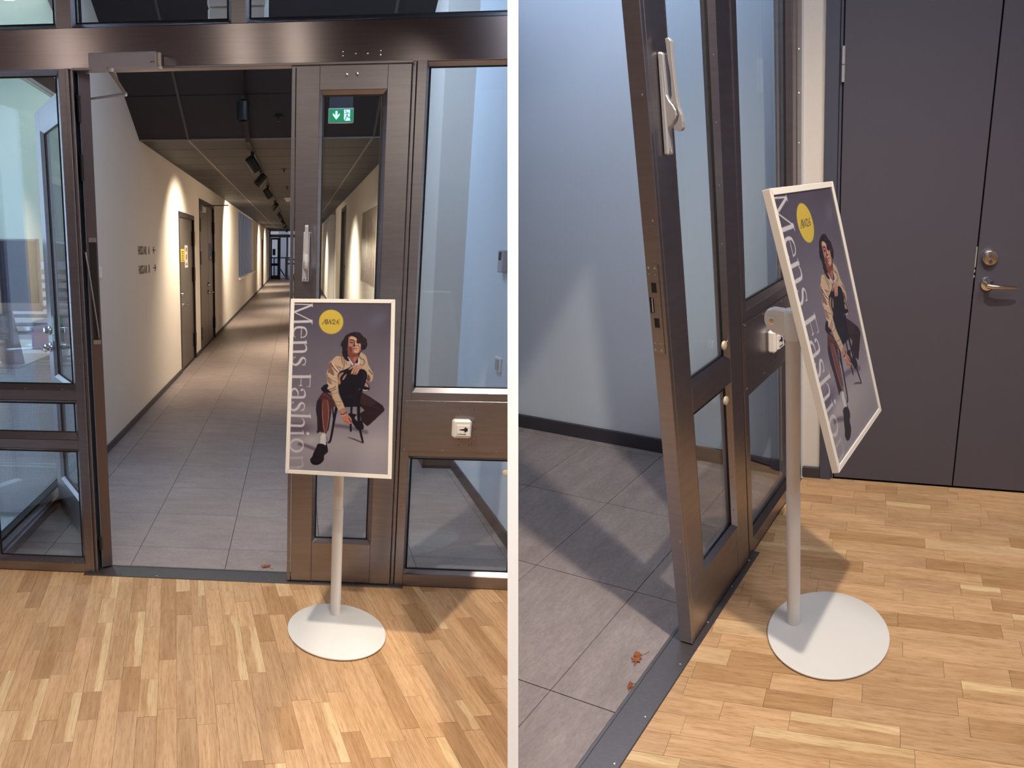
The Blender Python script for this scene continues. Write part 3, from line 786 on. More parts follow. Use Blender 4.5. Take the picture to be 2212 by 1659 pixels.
# ================================================================== wall and charcoal double doors at the right
def charcoal_doors(pl):
    W = build(MB(DWT).box(-0.03, 0.076, -0.14, 0.0, 0, 3.0), 'wall_side', pl, 'wall_paint', label='narrow strip of pale wall between glass front and charcoal doors', cat='wall', kind='structure')
    build(MB(DWT).box(0.002, 0.076, 0.0, 0.012, 0, 0.05), 'baseboard_side', pl, 'skirting', bevel=0.002, label='short scuffed dark baseboard left of the charcoal doors', cat='baseboard', kind='structure')
    root = empty('door_3', pl, (1.2, -0.6, 0), label='charcoal double doors with a steel lever and lock', cat='door', kind='structure')
    S = lambda n, *b, m='charcoal_door', bv=0.0015, p=None: build(MB(DWT).box(*b), n, pl, m, p or root, bevel=bv)
    S('jamb', 0.076, 0.123, -0.10, 0.014, 0, 2.1, m='charcoal_jamb')
    S('door_stop', 0.124, 0.134, -0.10, 0.004, 0, 2.1, m='charcoal_jamb')
    S('jamb', 1.17, 1.23, -0.10, 0.014, 0, 2.1, m='charcoal_jamb'); S('head', 0.076, 1.23, -0.10, 0.014, 2.06, 2.12, m='charcoal_jamb')
    S('sill', 0.076, 1.23, -0.10, -0.012, -0.002, 0.006, m='black', bv=0)
    S('shadow_gap', 0.125, 1.17, -0.10, -0.04, 0, 2.06, m='black', bv=0)
    a = S('door_leaf', 0.1375, 0.6385, -0.035, 0.003, 0.009, 2.05)
    b = S('door_leaf', 0.6435, 1.165, -0.035, 0.003, 0.009, 2.05)
    h = build(MB(DWT).tube([(0.136, 0.009, 1.484), (0.136, 0.009, 1.534)], 0.0065, 14), 'hinge', pl, 'steel_bright', a, smooth=True)
    h2 = build(MB(DWT).tube([(0.136, 0.009, 1.536), (0.136, 0.009, 1.588)], 0.0065, 14), 'hinge', pl, 'steel_bright', a, smooth=True)
    for w0, w1 in ((0.893, 0.965), (0.875, 0.886), (0.857, 0.866)):
        S('strike_plate', 0.6365, 0.6405, 0.0031, 0.0042, w0, w1, m='steel_bright', bv=0, p=a)
    ly, rz, x0 = 0.931, 0.836, 0.688
    c = build(MB(DWT).lathe((x0, 0.003, ly), [(0.029, 0), (0.029, 0.012), (0.026, 0.016)], 28, (0, 1, 0)), 'lock_collar', pl, 'chrome', b, smooth=True)
    build(MB(DWT).lathe((x0, 0.019, ly), [(0.0235, 0), (0.0235, 0.004), (0.022, 0.005)], 28, (0, 1, 0)), 'lock_face', pl, 'brass_steel', b, smooth=True)
    build(MB(DWT).lathe((x0, 0.024, ly - 0.012), [(0.008, 0), (0.008, 0.0015), (0.006, 0.002)], 16, (0, 1, 0)), 'key_cylinder', pl, 'steel', b, smooth=True)
    build(MB(DWT).box(x0 - 0.0012, x0 + 0.0012, 0.026, 0.0265, ly - 0.017, ly - 0.008), 'keyhole', pl, 'black', b)
    build(MB(DWT).lathe((x0, 0.003, rz), [(0.0255, 0), (0.0255, 0.004), (0.022, 0.009), (0.012, 0.010), (0.010, 0.03)], 28, (0, 1, 0)), 'lever_rose', pl, 'chrome', b, smooth=True)
    build(MB(DWT).tube([(x0, 0.030, rz), (x0, 0.043, rz), (x0 + 0.012, 0.048, rz), (x0 + 0.045, 0.049, rz - 0.001), (x0 + 0.088, 0.046, rz - 0.002), (x0 + 0.104, 0.043, rz - 0.002)],
                       [0.010, 0.0095, 0.009, 0.0075, 0.006, 0.003], 14), 'lever', pl, 'brass_steel', b, smooth=True)
charcoal_doors(RIGHT)

# ================================================================== poster print
def poster_ink(NX, NY):
    """the printed picture as an array of ink colours, drawn with polygons and strokes (coordinates: pixels of the photographed poster)"""
    ss = 2; nx, ny = NX * ss, NY * ss
    src = np.array([(0, 0), (1, 0), (1, 1), (0, 1)], float); dst = np.array([(636.3, 652.3), (845, 654.7), (837, 1026.6), (623.5, 1014.8)])
    M, r = [], []
    for (x, y), (X, Y) in zip(src, dst):
        M += [[x, y, 1, 0, 0, 0, -X * x, -X * y], [0, 0, 0, x, y, 1, -Y * x, -Y * y]]; r += [X, Y]
    h = np.append(np.linalg.solve(np.array(M), np.array(r)), 1).reshape(3, 3)
    uu, vv = np.meshgrid((np.arange(nx) + 0.5) / nx, (np.arange(ny) + 0.5) / ny)
    D = h[2, 0] * uu + h[2, 1] * vv + 1
    X = (h[0, 0] * uu + h[0, 1] * vv + h[0, 2]) / D; Y = (h[1, 0] * uu + h[1, 1] * vv + h[1, 2]) / D
    img = np.zeros((ny, nx, 3))
    stops = [(0, (80, 72, 88)), (0.12, (88, 81, 96)), (0.3, (106, 99, 112)), (0.45, (116, 108, 121)), (0.6, (122, 113, 126)), (0.72, (138, 130, 140)), (0.82, (158, 150, 156)), (1, (146, 139, 148))]
    for c in range(3):
        img[..., c] = np.interp(vv, [s[0] for s in stops], [s[1][c] for s in stops])
    img *= (1.03 - 0.22 * ((uu - 0.55) ** 2) * (1.3 - vv))[..., None]
    def mixin(a, col):
        img[:] = img * (1 - a[..., None]) + np.array(col, float) * a[..., None]
    def blob(x, y, rx, ry, col, al=1.0, ang=0.0):
        c, s = math.cos(math.radians(ang)), math.sin(math.radians(ang))
        dx, dy = X - x, Y - y
        mixin(al * np.exp(-(((dx * c + dy * s) / rx) ** 2 + ((-dx * s + dy * c) / ry) ** 2)), col)
    def smooth(P, k=5):
        P = [np.array(p, float) for p in P]; n = len(P); out = []
        for i in range(n):
            p0, p1, p2, p3 = P[i - 1], P[i], P[(i + 1) % n], P[(i + 2) % n]
            for j in range(k):
                t = j / k
                out.append(0.5 * (2 * p1 + (p2 - p0) * t + (2 * p0 - 5 * p1 + 4 * p2 - p3) * t * t + (3 * p1 - p0 - 3 * p2 + p3) * t ** 3))
        return out
    def poly(P, col, al=1.0, sm=True):
        Q = smooth(P, 4) if sm else [np.array(p, float) for p in P]
        xs = [p[0] for p in Q]; ys = [p[1] for p in Q]
        box = (X > min(xs)) & (X < max(xs)) & (Y > min(ys)) & (Y < max(ys))
        x, y = X[box], Y[box]; ins = np.zeros(x.shape, bool)
        for i in range(len(Q)):
            (x1, y1), (x2, y2) = Q[i], Q[(i + 1) % len(Q)]
            if y1 == y2: continue
            ins ^= ((y1 > y) != (y2 > y)) & (x < (x2 - x1) * (y - y1) / (y2 - y1) + x1)
        a = np.zeros(X.shape); a[box] = ins * al; mixin(a, col)
    def stroke(P, w, col, al=1.0, soft=0.25, curve=True):
        P = [np.array(p, float) for p in P]; W = list(w) if isinstance(w, (list, tuple)) else [w] * len(P)
        if curve and len(P) > 2:
            Q, V = [], []
            for i in range(len(P) - 1):
                p0, p1, p2, p3 = P[max(i - 1, 0)], P[i], P[i + 1], P[min(i + 2, len(P) - 1)]
                for j in range(6):
                    t = j / 6
                    Q.append(0.5 * (2 * p1 + (p2 - p0) * t + (2 * p0 - 5 * p1 + 4 * p2 - p3) * t * t + (3 * p1 - p0 - 3 * p2 + p3) * t ** 3)); V.append(W[i] * (1 - t) + W[i + 1] * t)
            Q.append(P[-1]); V.append(W[-1]); P, W = Q, V
        mw = max(W) + soft * 3
        xs = [p[0] for p in P]; ys = [p[1] for p in P]
        box = (X > min(xs) - mw) & (X < max(xs) + mw) & (Y > min(ys) - mw) & (Y < max(ys) + mw)
        x, y = X[box], Y[box]; best = np.full(x.shape, -9.0)
        for i in range(len(P) - 1):
            a, b = P[i], P[i + 1]; d = b - a; L2 = max(d @ d, 1e-9)
            t = np.clip(((x - a[0]) * d[0] + (y - a[1]) * d[1]) / L2, 0, 1)
            dist = np.hypot(x - a[0] - t * d[0], y - a[1] - t * d[1])
            best = np.maximum(best, (W[i] * (1 - t) + W[i + 1] * t) / 2 - dist)
        a = np.zeros(X.shape); a[box] = np.clip(best / soft + 0.5, 0, 1) * al; mixin(a, col)
    def zone(x0, y0, sc):
        f = lambda P: [(x0 + x * sc, y0 + y * sc) for x, y in P]; f.s = sc
        f.w = lambda w: [i * sc for i in w] if isinstance(w, (list, tuple)) else w * sc
        return f
    Z5, Z6, Z1 = zone(615, 640, 0.10855), zone(615, 800, 0.13559), zone(610, 630, 0.12054)
    ZH, ZB, ZL, ZF = zone(730, 710, 0.036157), zone(695, 760, 0.05425), zone(675, 830, 0.07233), zone(660, 900, 0.06931)
    # backdrop light and shadows of the studio floor
    blob(815, 690, 22, 14, (112, 112, 132), 0.5, -35); blob(655, 885, 28, 10, (152, 144, 152), 0.6); blob(645, 925, 40, 16, (84, 72, 92), 0.8)
    blob(672, 950, 22, 12, (184, 176, 178), 0.7); blob(740, 905, 60, 16, (168, 160, 166), 0.5); blob(730, 965, 70, 20, (168, 160, 164), 0.6)
    stroke(ZF([(-200, 850), (0, 900), (280, 1010)]), 7, (88, 76, 94), 0.75, 4); stroke(ZF([(930, 270), (1350, 330), (1720, 430), (1880, 480)]), 8, (92, 80, 98), 0.75, 5)
    stroke(ZF([(1300, 640), (1500, 700), (1750, 805)]), [1, 3, 3], (60, 50, 66), 0.8, 1.5); stroke(ZF([(620, 620), (720, 800)]), 4, (110, 98, 112), 0.6, 3)
    # ---- lettering, reading downwards
    TX = (216, 209, 213)
    def L5(P, w, al=0.94, **k): stroke(Z5(P), Z5.w(w), TX, al, 0.3, **k)
    L5([(205, 146), (540, 160)], 20); L5([(197, 122), (197, 168)], 12); L5([(545, 168), (205, 302)], 38); L5([(548, 132), (556, 200)], 18)
    L5([(205, 312), (538, 477)], 20); L5([(190, 500), (535, 490)], 50); L5([(184, 466), (182, 540)], 12); L5([(545, 462), (548, 545)], 15)
    L5([(215, 815), (182, 760), (182, 685), (225, 622), (310, 607), (400, 625), (440, 695), (428, 765), (385, 802), (328, 812)], [8, 22, 30, 42, 44, 38, 22, 20, 20, 18]); L5([(338, 632), (328, 818)], 15, curve=False)
    L5([(170, 915), (420, 910)], 50); L5([(166, 880), (164, 950)], 10); L5([(424, 858), (435, 942)], 13); L5([(398, 942), (428, 985), (430, 1045), (400, 1083), (340, 1092)], [12, 22, 34, 44, 46]); L5([(160, 1095), (345, 1092)], 48); L5([(154, 1060), (150, 1135)], 10)
    SS = [(215, 1203), (165, 1240), (158, 1305), (185, 1350), (235, 1352), (290, 1308), (330, 1242), (370, 1216), (408, 1240), (418, 1290), (396, 1342), (350, 1360)]
    SW = [8, 14, 22, 36, 46, 50, 48, 38, 24, 16, 16, 10]
    L5(SS, SW); L5([(160, 1196), (222, 1200)], 9); L5([(345, 1361), (410, 1362)], 10)
    def L6(P, w, al=0.92, **k): stroke(Z6(P), Z6.w(w), TX, al, 0.3, **k)
    L6([(112, 95), (400, 95)], 44); L6([(110, 62), (108, 130)], 9); L6([(407, 58), (400, 256)], 11); L6([(402, 250), (345, 256)], [10, 5]); L6([(262, 115), (257, 228)], 10); L6([(218, 238), (286, 236)], 7); L6([(256, 215), (254, 236)], [10, 24])
    L6([(270, 308), (272, 306)], 34); L6([(262, 292), (300, 300), (322, 350), (316, 402), (280, 424), (110, 424)], [8, 14, 20, 32, 38, 38]); L6([(215, 408), (205, 330), (160, 287), (118, 308), (108, 360), (118, 400), (140, 420)], [10, 24, 36, 30, 16, 10, 8]); L6([(104, 405), (104, 452)], 9)
    f6 = lambda p: (90 + (p[0] - 150) * 0.836, 497 + (p[1] - 1195) * 0.826)
    L6([f6(p) for p in SS], [w * 0.83 for w in SW]); L6([f6(p) for p in ((160, 1196), (222, 1200))], 8); L6([f6(p) for p in ((345, 1361), (410, 1362))], 8)
    L6([(95, 715), (395, 728)], 40); L6([(88, 690), (86, 755)], 8); L6([(398, 684), (411, 756)], 10); L6([(268, 756), (302, 795), (304, 845), (276, 878), (230, 882)], [8, 16, 28, 36, 38]); L6([(88, 876), (235, 882)], 38); L6([(82, 850), (82, 915)], 8)
    L6([(85, 1000), (285, 998)], 36, 0.85); L6([(82, 965), (80, 1035)], 8, 0.85); L6([(288, 955), (298, 1026)], 10, 0.85); L6([(364, 1004), (366, 1006)], 48, 0.9)
    th = np.linspace(0, 2 * math.pi, 25)
    L6([(187 + 104 * math.cos(t), 1195 + 96 * math.sin(t)) for t in th], [18 + 22 * abs(math.sin(t)) for t in th], 0.72, curve=False)
    L6([(80, 1396), (268, 1392)], 38, 0.36); L6([(272, 1360), (285, 1425)], 10, 0.36); L6([(258, 1426), (283, 1468), (283, 1510), (255, 1540), (215, 1548)], [8, 18, 28, 36, 36], 0.36); L6([(75, 1550), (215, 1550)], 36, 0.36)
    # ---- yellow disc
    cx, cy, rr = 610 + 874 * 0.12054, 630 + 535 * 0.12054, 213 * 0.12054
    d = np.hypot(X - cx, Y - cy)
    mixin(np.clip((rr + 0.9 - d) / 0.5 + 0.5, 0, 1), (150, 128, 66)); mixin(np.clip((rr - d) / 0.4 + 0.5, 0, 1), (216, 196, 92)); mixin(np.clip((rr - 1.0 - d) / 0.4 + 0.5, 0, 1), (214, 184, 74))
    def A1(P, w): stroke(Z1(P), Z1.w(w), (42, 36, 58), 0.95, 0.3)
    A1([(718, 572), (775, 494)], 7); A1([(773, 494), (786, 572)], 15); A1([(740, 545), (783, 545)], 6); A1([(706, 573), (735, 573)], 5); A1([(766, 573), (800, 573)], 5)
    A1([(802, 496), (818, 570)], 13); A1([(818, 570), (856, 500)], 6); A1([(852, 500), (866, 570)], 13); A1([(866, 570), (906, 496)], 6); A1([(786, 495), (820, 495)], 5); A1([(892, 495), (920, 495)], 5)
    A1([(908, 516), (924, 497), (946, 506), (940, 532), (902, 568)], 9); A1([(900, 571), (948, 571)], 10)
    A1([(1024, 494), (988, 514), (974, 548), (990, 572), (1012, 560), (1012, 540), (990, 534), (976, 548)], 9)
    # ---- the seated figure
    DK, HAIR, JK, SK = (24, 19, 30), (30, 21, 30), (198, 170, 142), (182, 122, 102)
    # trousers, chair and shoes
    poly(ZL([(1470, 230), (1700, 360), (2080, 620), (2142, 740), (2128, 795), (1850, 1060), (1650, 1240), (1600, 1230), (1440, 1085), (1408, 862), (1545, 770), (1410, 640), (1430, 350)]), (44, 26, 34), sm=False)
    poly(ZL([(1470, 240), (1690, 370), (1900, 520), (1800, 620), (1600, 600), (1420, 560), (1440, 350)]), (62, 38, 44), 0.9)
    stroke(ZL([(1420, 580), (1700, 640), (2000, 720)]), 1.2, (84, 54, 58), 0.6, 1); stroke(ZL([(1600, 800), (1850, 880), (2050, 850)]), 1.0, (72, 50, 54), 0.6, 1)
    poly(ZL([(320, 215), (430, 235), (560, 330), (650, 500), (680, 640), (570, 700), (525, 850), (480, 1000), (455, 1150), (430, 1390), (400, 1480), (335, 1480), (300, 1430), (170, 1440), (150, 1470), (110, 1420), (140, 1350), (130, 1000), (95, 740), (130, 500), (220, 340)]), (78, 42, 44), sm=False)
    poly(ZL([(130, 500), (200, 430), (275, 500), (282, 900), (305, 1430), (170, 1440), (140, 1350), (130, 1000), (98, 740)]), (42, 27, 38), 0.95)
    poly(ZL([(290, 480), (380, 440), (480, 500), (500, 900), (440, 1200), (400, 1440), (355, 1440), (315, 1200), (300, 800)]), (112, 64, 60), 0.85)
    stroke(ZL([(290, 540), (290, 900), (320, 1250), (362, 1470)]), [0.8, 1.5, 1.6, 1.2], (188, 124, 108), 0.9, 0.7); stroke(ZL([(430, 470), (470, 700), (475, 1000), (410, 1400)]), [0.6, 1.3, 1.4, 1.0], (186, 124, 108), 0.85, 0.7)
    stroke(ZL([(330, 300), (420, 330), (520, 430)]), 3, (116, 66, 64), 0.7, 2)
    poly(ZL([(460, 0), (370, 0), (290, 60), (250, 130), (320, 220), (480, 245), (580, 220), (520, 90)]), (26, 18, 30))
    poly(ZL([(1060, 870), (1290, 890), (1312, 910), (1250, 1000), (1330, 1090), (1450, 1080), (1522, 1250), (1510, 1330), (1440, 1360), (1330, 1350), (1240, 1230), (1170, 1120)]), DK)
    for P, w in (([(720, 640), (640, 1050), (590, 1350), (520, 1690), (455, 1740)], [80, 76, 68, 62, 46]), ([(590, 690), (625, 1010)], [36, 44]), ([(540, 800), (470, 1240), (440, 1390)], [34, 40, 24]), ([(1160, 640), (1148, 900)], 64), ([(1128, 1150), (1136, 1385)], 60), ([(1370, 600), (1372, 1000), (1412, 1350), (1495, 1735)], [96, 92, 74, 52])):
        stroke(ZL(P), ZL.w(w), DK, 1.0, 0.4)
    stroke(ZL([(930, 640), (1420, 620)]), 5.2, DK, 1, 0.4); stroke(ZL([(950, 616), (1140, 616)]), 1.4, (86, 82, 102), 0.8, 0.6)
    # jacket, right side of the figure
    poly(ZB([(1540, 15), (1640, 50), (1740, 140), (1790, 260), (1812, 480), (1900, 640), (2035, 850), (2000, 1120), (1900, 1175), (1760, 1160), (1800, 900), (1720, 740), (1600, 660), (1620, 520), (1540, 480), (1500, 300), (1480, 150)]), (192, 167, 142))
    poly(ZB([(1795, 1150), (1820, 900), (1900, 960), (1925, 1100), (1860, 1170)]), (112, 72, 64)); stroke(ZB([(1870, 710), (2010, 880)]), 1.6, (40, 28, 32), 0.9, 0.5); stroke(ZB([(1480, 160), (1560, 260), (1660, 300), (1690, 420), (1640, 500)]), 2.0, (96, 66, 58), 0.8, 0.8)
    stroke(ZB([(1790, 300), (1830, 500), (1940, 700)]), 1.2, (222, 200, 176), 0.8, 0.7)
    poly(ZB([(1740, 1190), (1860, 1300), (1895, 1450), (1830, 1545), (1630, 1490), (1690, 1350)]), (26, 20, 34)); poly(ZB([(1745, 1215), (1840, 1320), (1845, 1400), (1700, 1345)]), (178, 138, 116)); stroke(ZB([(1625, 1488), (1730, 1525), (1825, 1508)]), 1.5, (228, 218, 214), 1, 0.4)
    # jacket, left shoulder and sleeve down to the cuff
    jk = ZB([(800, 45), (640, 130), (500, 215), (395, 335), (320, 375), (275, 430), (262, 600), (232, 700), (188, 870), (205, 1090), (212, 1230), (262, 1330), (225, 1420), (250, 1490), (340, 1560), (400, 1650)]) + ZL([(590, 330), (600, 410), (680, 540), (705, 640), (780, 770), (830, 800), (950, 715), (890, 520), (830, 420), (770, 260), (755, 120), (764, 0)]) + ZB([(640, 1600), (650, 1400), (640, 1250), (642, 1050), (620, 980), (640, 850), (720, 760), (770, 725), (1060, 620), (1140, 500), (1140, 440), (1100, 330), (960, 330), (820, 130)])
    poly(jk, JK)
    poly(ZB([(278, 430), (380, 400), (410, 600), (480, 800), (470, 940), (300, 850), (240, 800), (262, 600)]), (128, 92, 86), 0.9); poly(ZB([(195, 880), (240, 900), (330, 1060), (390, 1180), (380, 1290), (260, 1240), (210, 1100)]), (142, 106, 96), 0.8)
    poly(ZB([(620, 140), (800, 60), (830, 180), (760, 180)]), (116, 84, 78), 0.8)
    for P, w, c, a in (([(790, 190), (820, 400), (860, 520), (840, 660)], 1.8, (70, 44, 44), 0.9), ([(860, 230), (890, 420), (870, 600)], 1.4, (60, 36, 38), 0.9), ([(830, 220), (850, 420), (850, 620)], 1.2, (232, 205, 180), 0.9), ([(430, 450), (560, 640), (680, 790)], 1.5, (236, 212, 190), 0.9), ([(400, 500), (500, 680), (630, 800)], 1.6, (44, 26, 30), 0.9), ([(410, 610), (520, 760), (640, 830)], 1.4, (232, 204, 180), 0.9),
                       ([(540, 520), (640, 650), (710, 770)], 1.3, (96, 64, 58), 0.8), ([(300, 830), (400, 930), (560, 970)], 1.4, (234, 208, 184), 0.85), ([(250, 950), (400, 1070), (600, 1170)], 1.5, (226, 198, 172), 0.85), ([(270, 1000), (420, 1110), (590, 1200)], 1.2, (86, 56, 54), 0.8), ([(230, 1220), (380, 1340), (560, 1370)], 1.6, (224, 196, 172), 0.8), ([(220, 1450), (330, 1440), (480, 1400), (620, 1330)], 1.8, (226, 204, 186), 0.8), ([(250, 1480), (400, 1450), (560, 1360)], 1.5, (40, 24, 28), 0.85), ([(340, 1560), (440, 1520), (550, 1460)], 1.6, (90, 54, 50), 0.8), ([(640, 570), (760, 640)], 1.6, (70, 46, 44), 0.8), ([(940, 380), (1000, 500)], 1.4, (110, 78, 68), 0.8), ([(700, 240), (715, 300)], 1.2, (130, 98, 84), 0.7)):
        stroke(ZB(P), w, c, a, 0.5)
    for P, w, c in (([(610, 410), (700, 500), (860, 510)], 1.2, (96, 62, 56)), ([(600, 420), (660, 470), (800, 490)], 1.0, (230, 204, 182)), ([(680, 560), (760, 640), (840, 600)], 1.0, (110, 74, 66)), ([(560, 260), (700, 260), (760, 230)], 1.0, (120, 84, 72))):
        stroke(ZL(P), w, c, 0.8, 0.5)
    # dark inner collar, neck, shirt collar
    poly(ZB([(810, 30), (980, 50), (1000, 180), (1120, 335), (1000, 350), (900, 265), (840, 150)]), (31, 27, 43))
    poly(ZB([(1010, 20), (1500, 10), (1450, 160), (1390, 320), (1300, 450), (1240, 430), (1130, 285), (1030, 140)]), (142, 82, 70)); poly(ZB([(1300, 60), (1450, 60), (1400, 240), (1330, 380), (1280, 420), (1250, 300)]), (178, 112, 92), 0.8); stroke(ZB([(1040, 30), (1200, 90), (1400, 50)]), 4, (96, 48, 44), 0.6, 3)
    poly(ZB([(1460, 150), (1420, 260), (1330, 420), (1420, 440), (1450, 300)]), (38, 26, 32))
    poly(ZB([(980, 55), (1010, 150), (1130, 305), (1265, 490), (1205, 522), (1150, 440), (1090, 320), (990, 130)]), (208, 198, 208), sm=False); poly(ZB([(1470, 180), (1512, 400), (1500, 470), (1420, 502), (1305, 492), (1335, 450), (1425, 430), (1440, 280)]), (208, 198, 208))
    # hair, face
    poly(ZH([(950, 172), (1080, 182), (1250, 205), (1350, 270), (1450, 390), (1535, 490), (1665, 560), (1690, 640), (1722, 760), (1745, 960), (1700, 1060), (1640, 1190), (1520, 1260), (1420, 1262), (1400, 1330), (1335, 1400), (1300, 1500), (1240, 1600), (1180, 1600), (900, 1500), (620, 1640), (330, 1690), (240, 1450), (222, 1360), (262, 1300), (250, 1150), (200, 1020), (145, 1010), (178, 880), (230, 740), (300, 660), (340, 570), (400, 470), (520, 340), (740, 232), (880, 200)]), HAIR)
    poly(ZH([(640, 480), (720, 440), (820, 420), (930, 450), (1060, 510), (1130, 600), (1110, 700), (1180, 860), (1300, 850), (1370, 930), (1350, 1050), (1380, 1200), (1340, 1300), (1270, 1400), (1160, 1470), (1080, 1490), (900, 1450), (760, 1430), (640, 1380), (580, 1290), (568, 1180), (600, 1000), (600, 800), (620, 620)]), (166, 106, 94))
    poly(ZH([(560, 1400), (640, 1380), (900, 1450), (1160, 1470), (1200, 1620), (700, 1680)]), (122, 66, 58))
    poly(ZH([(820, 430), (930, 460), (1050, 520), (1120, 620), (1080, 750), (1100, 850), (1170, 900), (1200, 1060), (1265, 1150), (1230, 1300), (1150, 1410), (1050, 1420), (930, 1330), (1000, 1220), (900, 1100), (960, 1000), (1020, 880), (1010, 760), (960, 650), (800, 600), (700, 570), (760, 460)]), (208, 168, 142), 0.95)
    poly(ZH([(640, 1050), (780, 1060), (860, 1180), (830, 1300), (880, 1390), (760, 1400), (630, 1330), (592, 1180)]), (104, 52, 50), 0.8); poly(ZH([(1230, 880), (1330, 900), (1350, 1040), (1300, 1120)]), (214, 160, 136), 0.9); blob(730 + 790 * .036157, 710 + 930 * .036157, 5, 3, (196, 146, 128), 0.6)
    stroke(ZH([(690, 700), (820, 655), (950, 680), (1000, 740)]), [1.0, 1.8, 1.8, 1.0], (48, 26, 28), 0.95, 0.5); stroke(ZH([(720, 740), (800, 725), (900, 775)]), 1.2, (180, 142, 136), 0.8, 0.5)
    stroke(ZH([(720, 805), (800, 800), (890, 810)]), [1.0, 2.8, 1.2], (44, 22, 28), 0.95, 0.5); stroke(ZH([(960, 860), (1000, 780), (1000, 740)]), 1.8, (92, 50, 42), 0.7, 0.8); stroke(ZH([(1130, 770), (1220, 800), (1310, 800)]), [3, 4.2, 2.4], (46, 26, 32), 0.95, 0.6)
    poly(ZH([(955, 860), (1010, 900), (1000, 960), (1060, 1015), (960, 1062), (895, 1015)]), (62, 30, 30), 0.9); stroke(ZH([(1100, 985), (1145, 1000)]), 1.5, (66, 34, 34), 0.9, 0.4)
    stroke(ZH([(888, 1188), (960, 1150), (1050, 1135), (1120, 1155), (1188, 1195)]), [0.6, 1.4, 1.3, 1.3, 0.6], (74, 28, 32), 1, 0.4); stroke(ZH([(940, 1205), (1050, 1195), (1150, 1212)]), [1, 1.6, 1], (204, 152, 146), 0.9, 0.5); stroke(ZH([(990, 1245), (1060, 1255), (1120, 1245)]), 1.0, (112, 52, 48), 0.8, 0.5)
    for P in ([(1120, 265), (1240, 270)], [(1110, 350), (1220, 440)], [(1280, 390), (1380, 440)], [(1290, 590), (1360, 570)], [(1450, 620), (1560, 600)], [(1300, 730), (1370, 790), (1390, 880)], [(1500, 880), (1600, 870), (1640, 950)], [(1590, 750), (1690, 780)], [(1440, 900), (1560, 940)], [(1180, 640), (1280, 560)], [(1460, 1230), (1540, 1220)]):
        stroke(ZH(P), 0.9, (112, 82, 88), 0.75, 0.5)
    stroke(ZH([(450, 1180), (520, 1200), (530, 1240)]), 1.6, (92, 66, 78), 0.7, 0.6)
    # chair back
    poly(ZB([(655, 880), (720, 775), (850, 712), (1060, 640), (1200, 600), (1500, 675), (1680, 690), (1765, 780), (1802, 880), (1790, 1050), (1730, 1220), (1680, 1350), (1625, 1500), (1590, 1640)]) + ZL([(1470, 230), (1440, 350), (1412, 560), (1400, 660), (950, 660), (880, 480), (790, 260), (770, 60)]) + ZB([(650, 1500), (650, 1300), (640, 1050), (632, 960)]), (22, 18, 30), sm=False)
    poly(ZB([(700, 870), (880, 800), (760, 960), (720, 1080), (755, 1200), (700, 1290), (652, 1250), (650, 1050)]), (172, 128, 108)); poly(ZB([(990, 858), (930, 1000), (838, 1120), (820, 1060), (880, 950)]), (162, 132, 122))
    stroke(ZB([(1620, 800), (1690, 900), (1670, 1020), (1640, 1150), (1560, 1290)]), 1.6, (62, 54, 74), 0.7, 1.2); stroke(ZB([(1450, 1500), (1530, 1450)]), 1.0, (150, 145, 160), 0.8, 0.4); stroke(ZL([(1330, 150), (1260, 400), (1220, 600)]), 1.0, (56, 50, 70), 0.7, 0.8)
    stroke(ZL([(960, 350), (1050, 370), (1200, 350)]), 0.9, (72, 68, 86), 0.8, 0.6)
    # hand on the chair back
    poly(ZB([(1240, 560), (1340, 500), (1500, 488), (1590, 540), (1612, 620), (1500, 690), (1440, 800), (1372, 892), (1335, 880), (1372, 780), (1305, 885), (1250, 880), (1285, 780), (1205, 870), (1158, 850), (1190, 740), (1250, 620)]), (194, 144, 124)); poly(ZB([(1235, 558), (1100, 650), (1065, 690), (1110, 702), (1240, 605)]), (200, 152, 132))
    for P in ([(1390, 560), (1290, 720), (1240, 860)], [(1440, 640), (1350, 780), (1305, 885)]):
        stroke(ZB(P), 0.9, (104, 58, 56), 0.9, 0.4)
    stroke(ZB([(1410, 700), (1450, 720)]), 1.0, (232, 224, 222), 0.9, 0.4); stroke(ZB([(1470, 520), (1560, 560)]), 1.4, (222, 176, 156), 0.6, 1)
    # lower hand with bracelets
    poly(ZL([(800, 770), (930, 705), (1010, 820), (1050, 890), (1115, 960), (1165, 1050), (1150, 1165), (1080, 1180), (1000, 1160), (915, 1125), (870, 1010), (845, 890)]), SK)
    stroke(ZL([(940, 1090), (1000, 1120), (1060, 1170)]), 0.9, (110, 58, 48), 0.8, 0.5); stroke(ZL([(1090, 1010), (1110, 1080), (1150, 1120)]), 1.6, (58, 32, 36), 0.9, 0.5); stroke(ZL([(880, 760), (900, 860)]), 2.2, (208, 146, 120), 0.5, 1.4)
    stroke(ZL([(848, 888), (930, 892), (1012, 822)]), 2.0, (54, 44, 52), 0.95, 0.4); stroke(ZL([(862, 930), (930, 932), (985, 890)]), 1.2, (218, 208, 208), 0.95, 0.4)
    # sock and shoe
    poly(ZF([(400, 490), (570, 500), (625, 540), (620, 880), (430, 860), (405, 800)]), (208, 203, 203), sm=False); poly(ZF([(400, 490), (540, 495), (470, 600), (440, 850), (408, 820)]), (150, 142, 150), 0.8)
    for y in (700, 740, 790): stroke(ZF([(450, y), (610, y + 10)]), 0.4, (170, 164, 168), 0.8, 0.4)
    poly(ZF([(440, 838), (540, 850), (618, 890), (632, 760), (658, 860), (692, 1060), (660, 1130), (570, 1220), (562, 1340), (500, 1430), (400, 1498), (290, 1510), (190, 1480), (140, 1390), (140, 1320), (200, 1240), (250, 1100), (310, 990), (360, 860)]), (25, 19, 29))
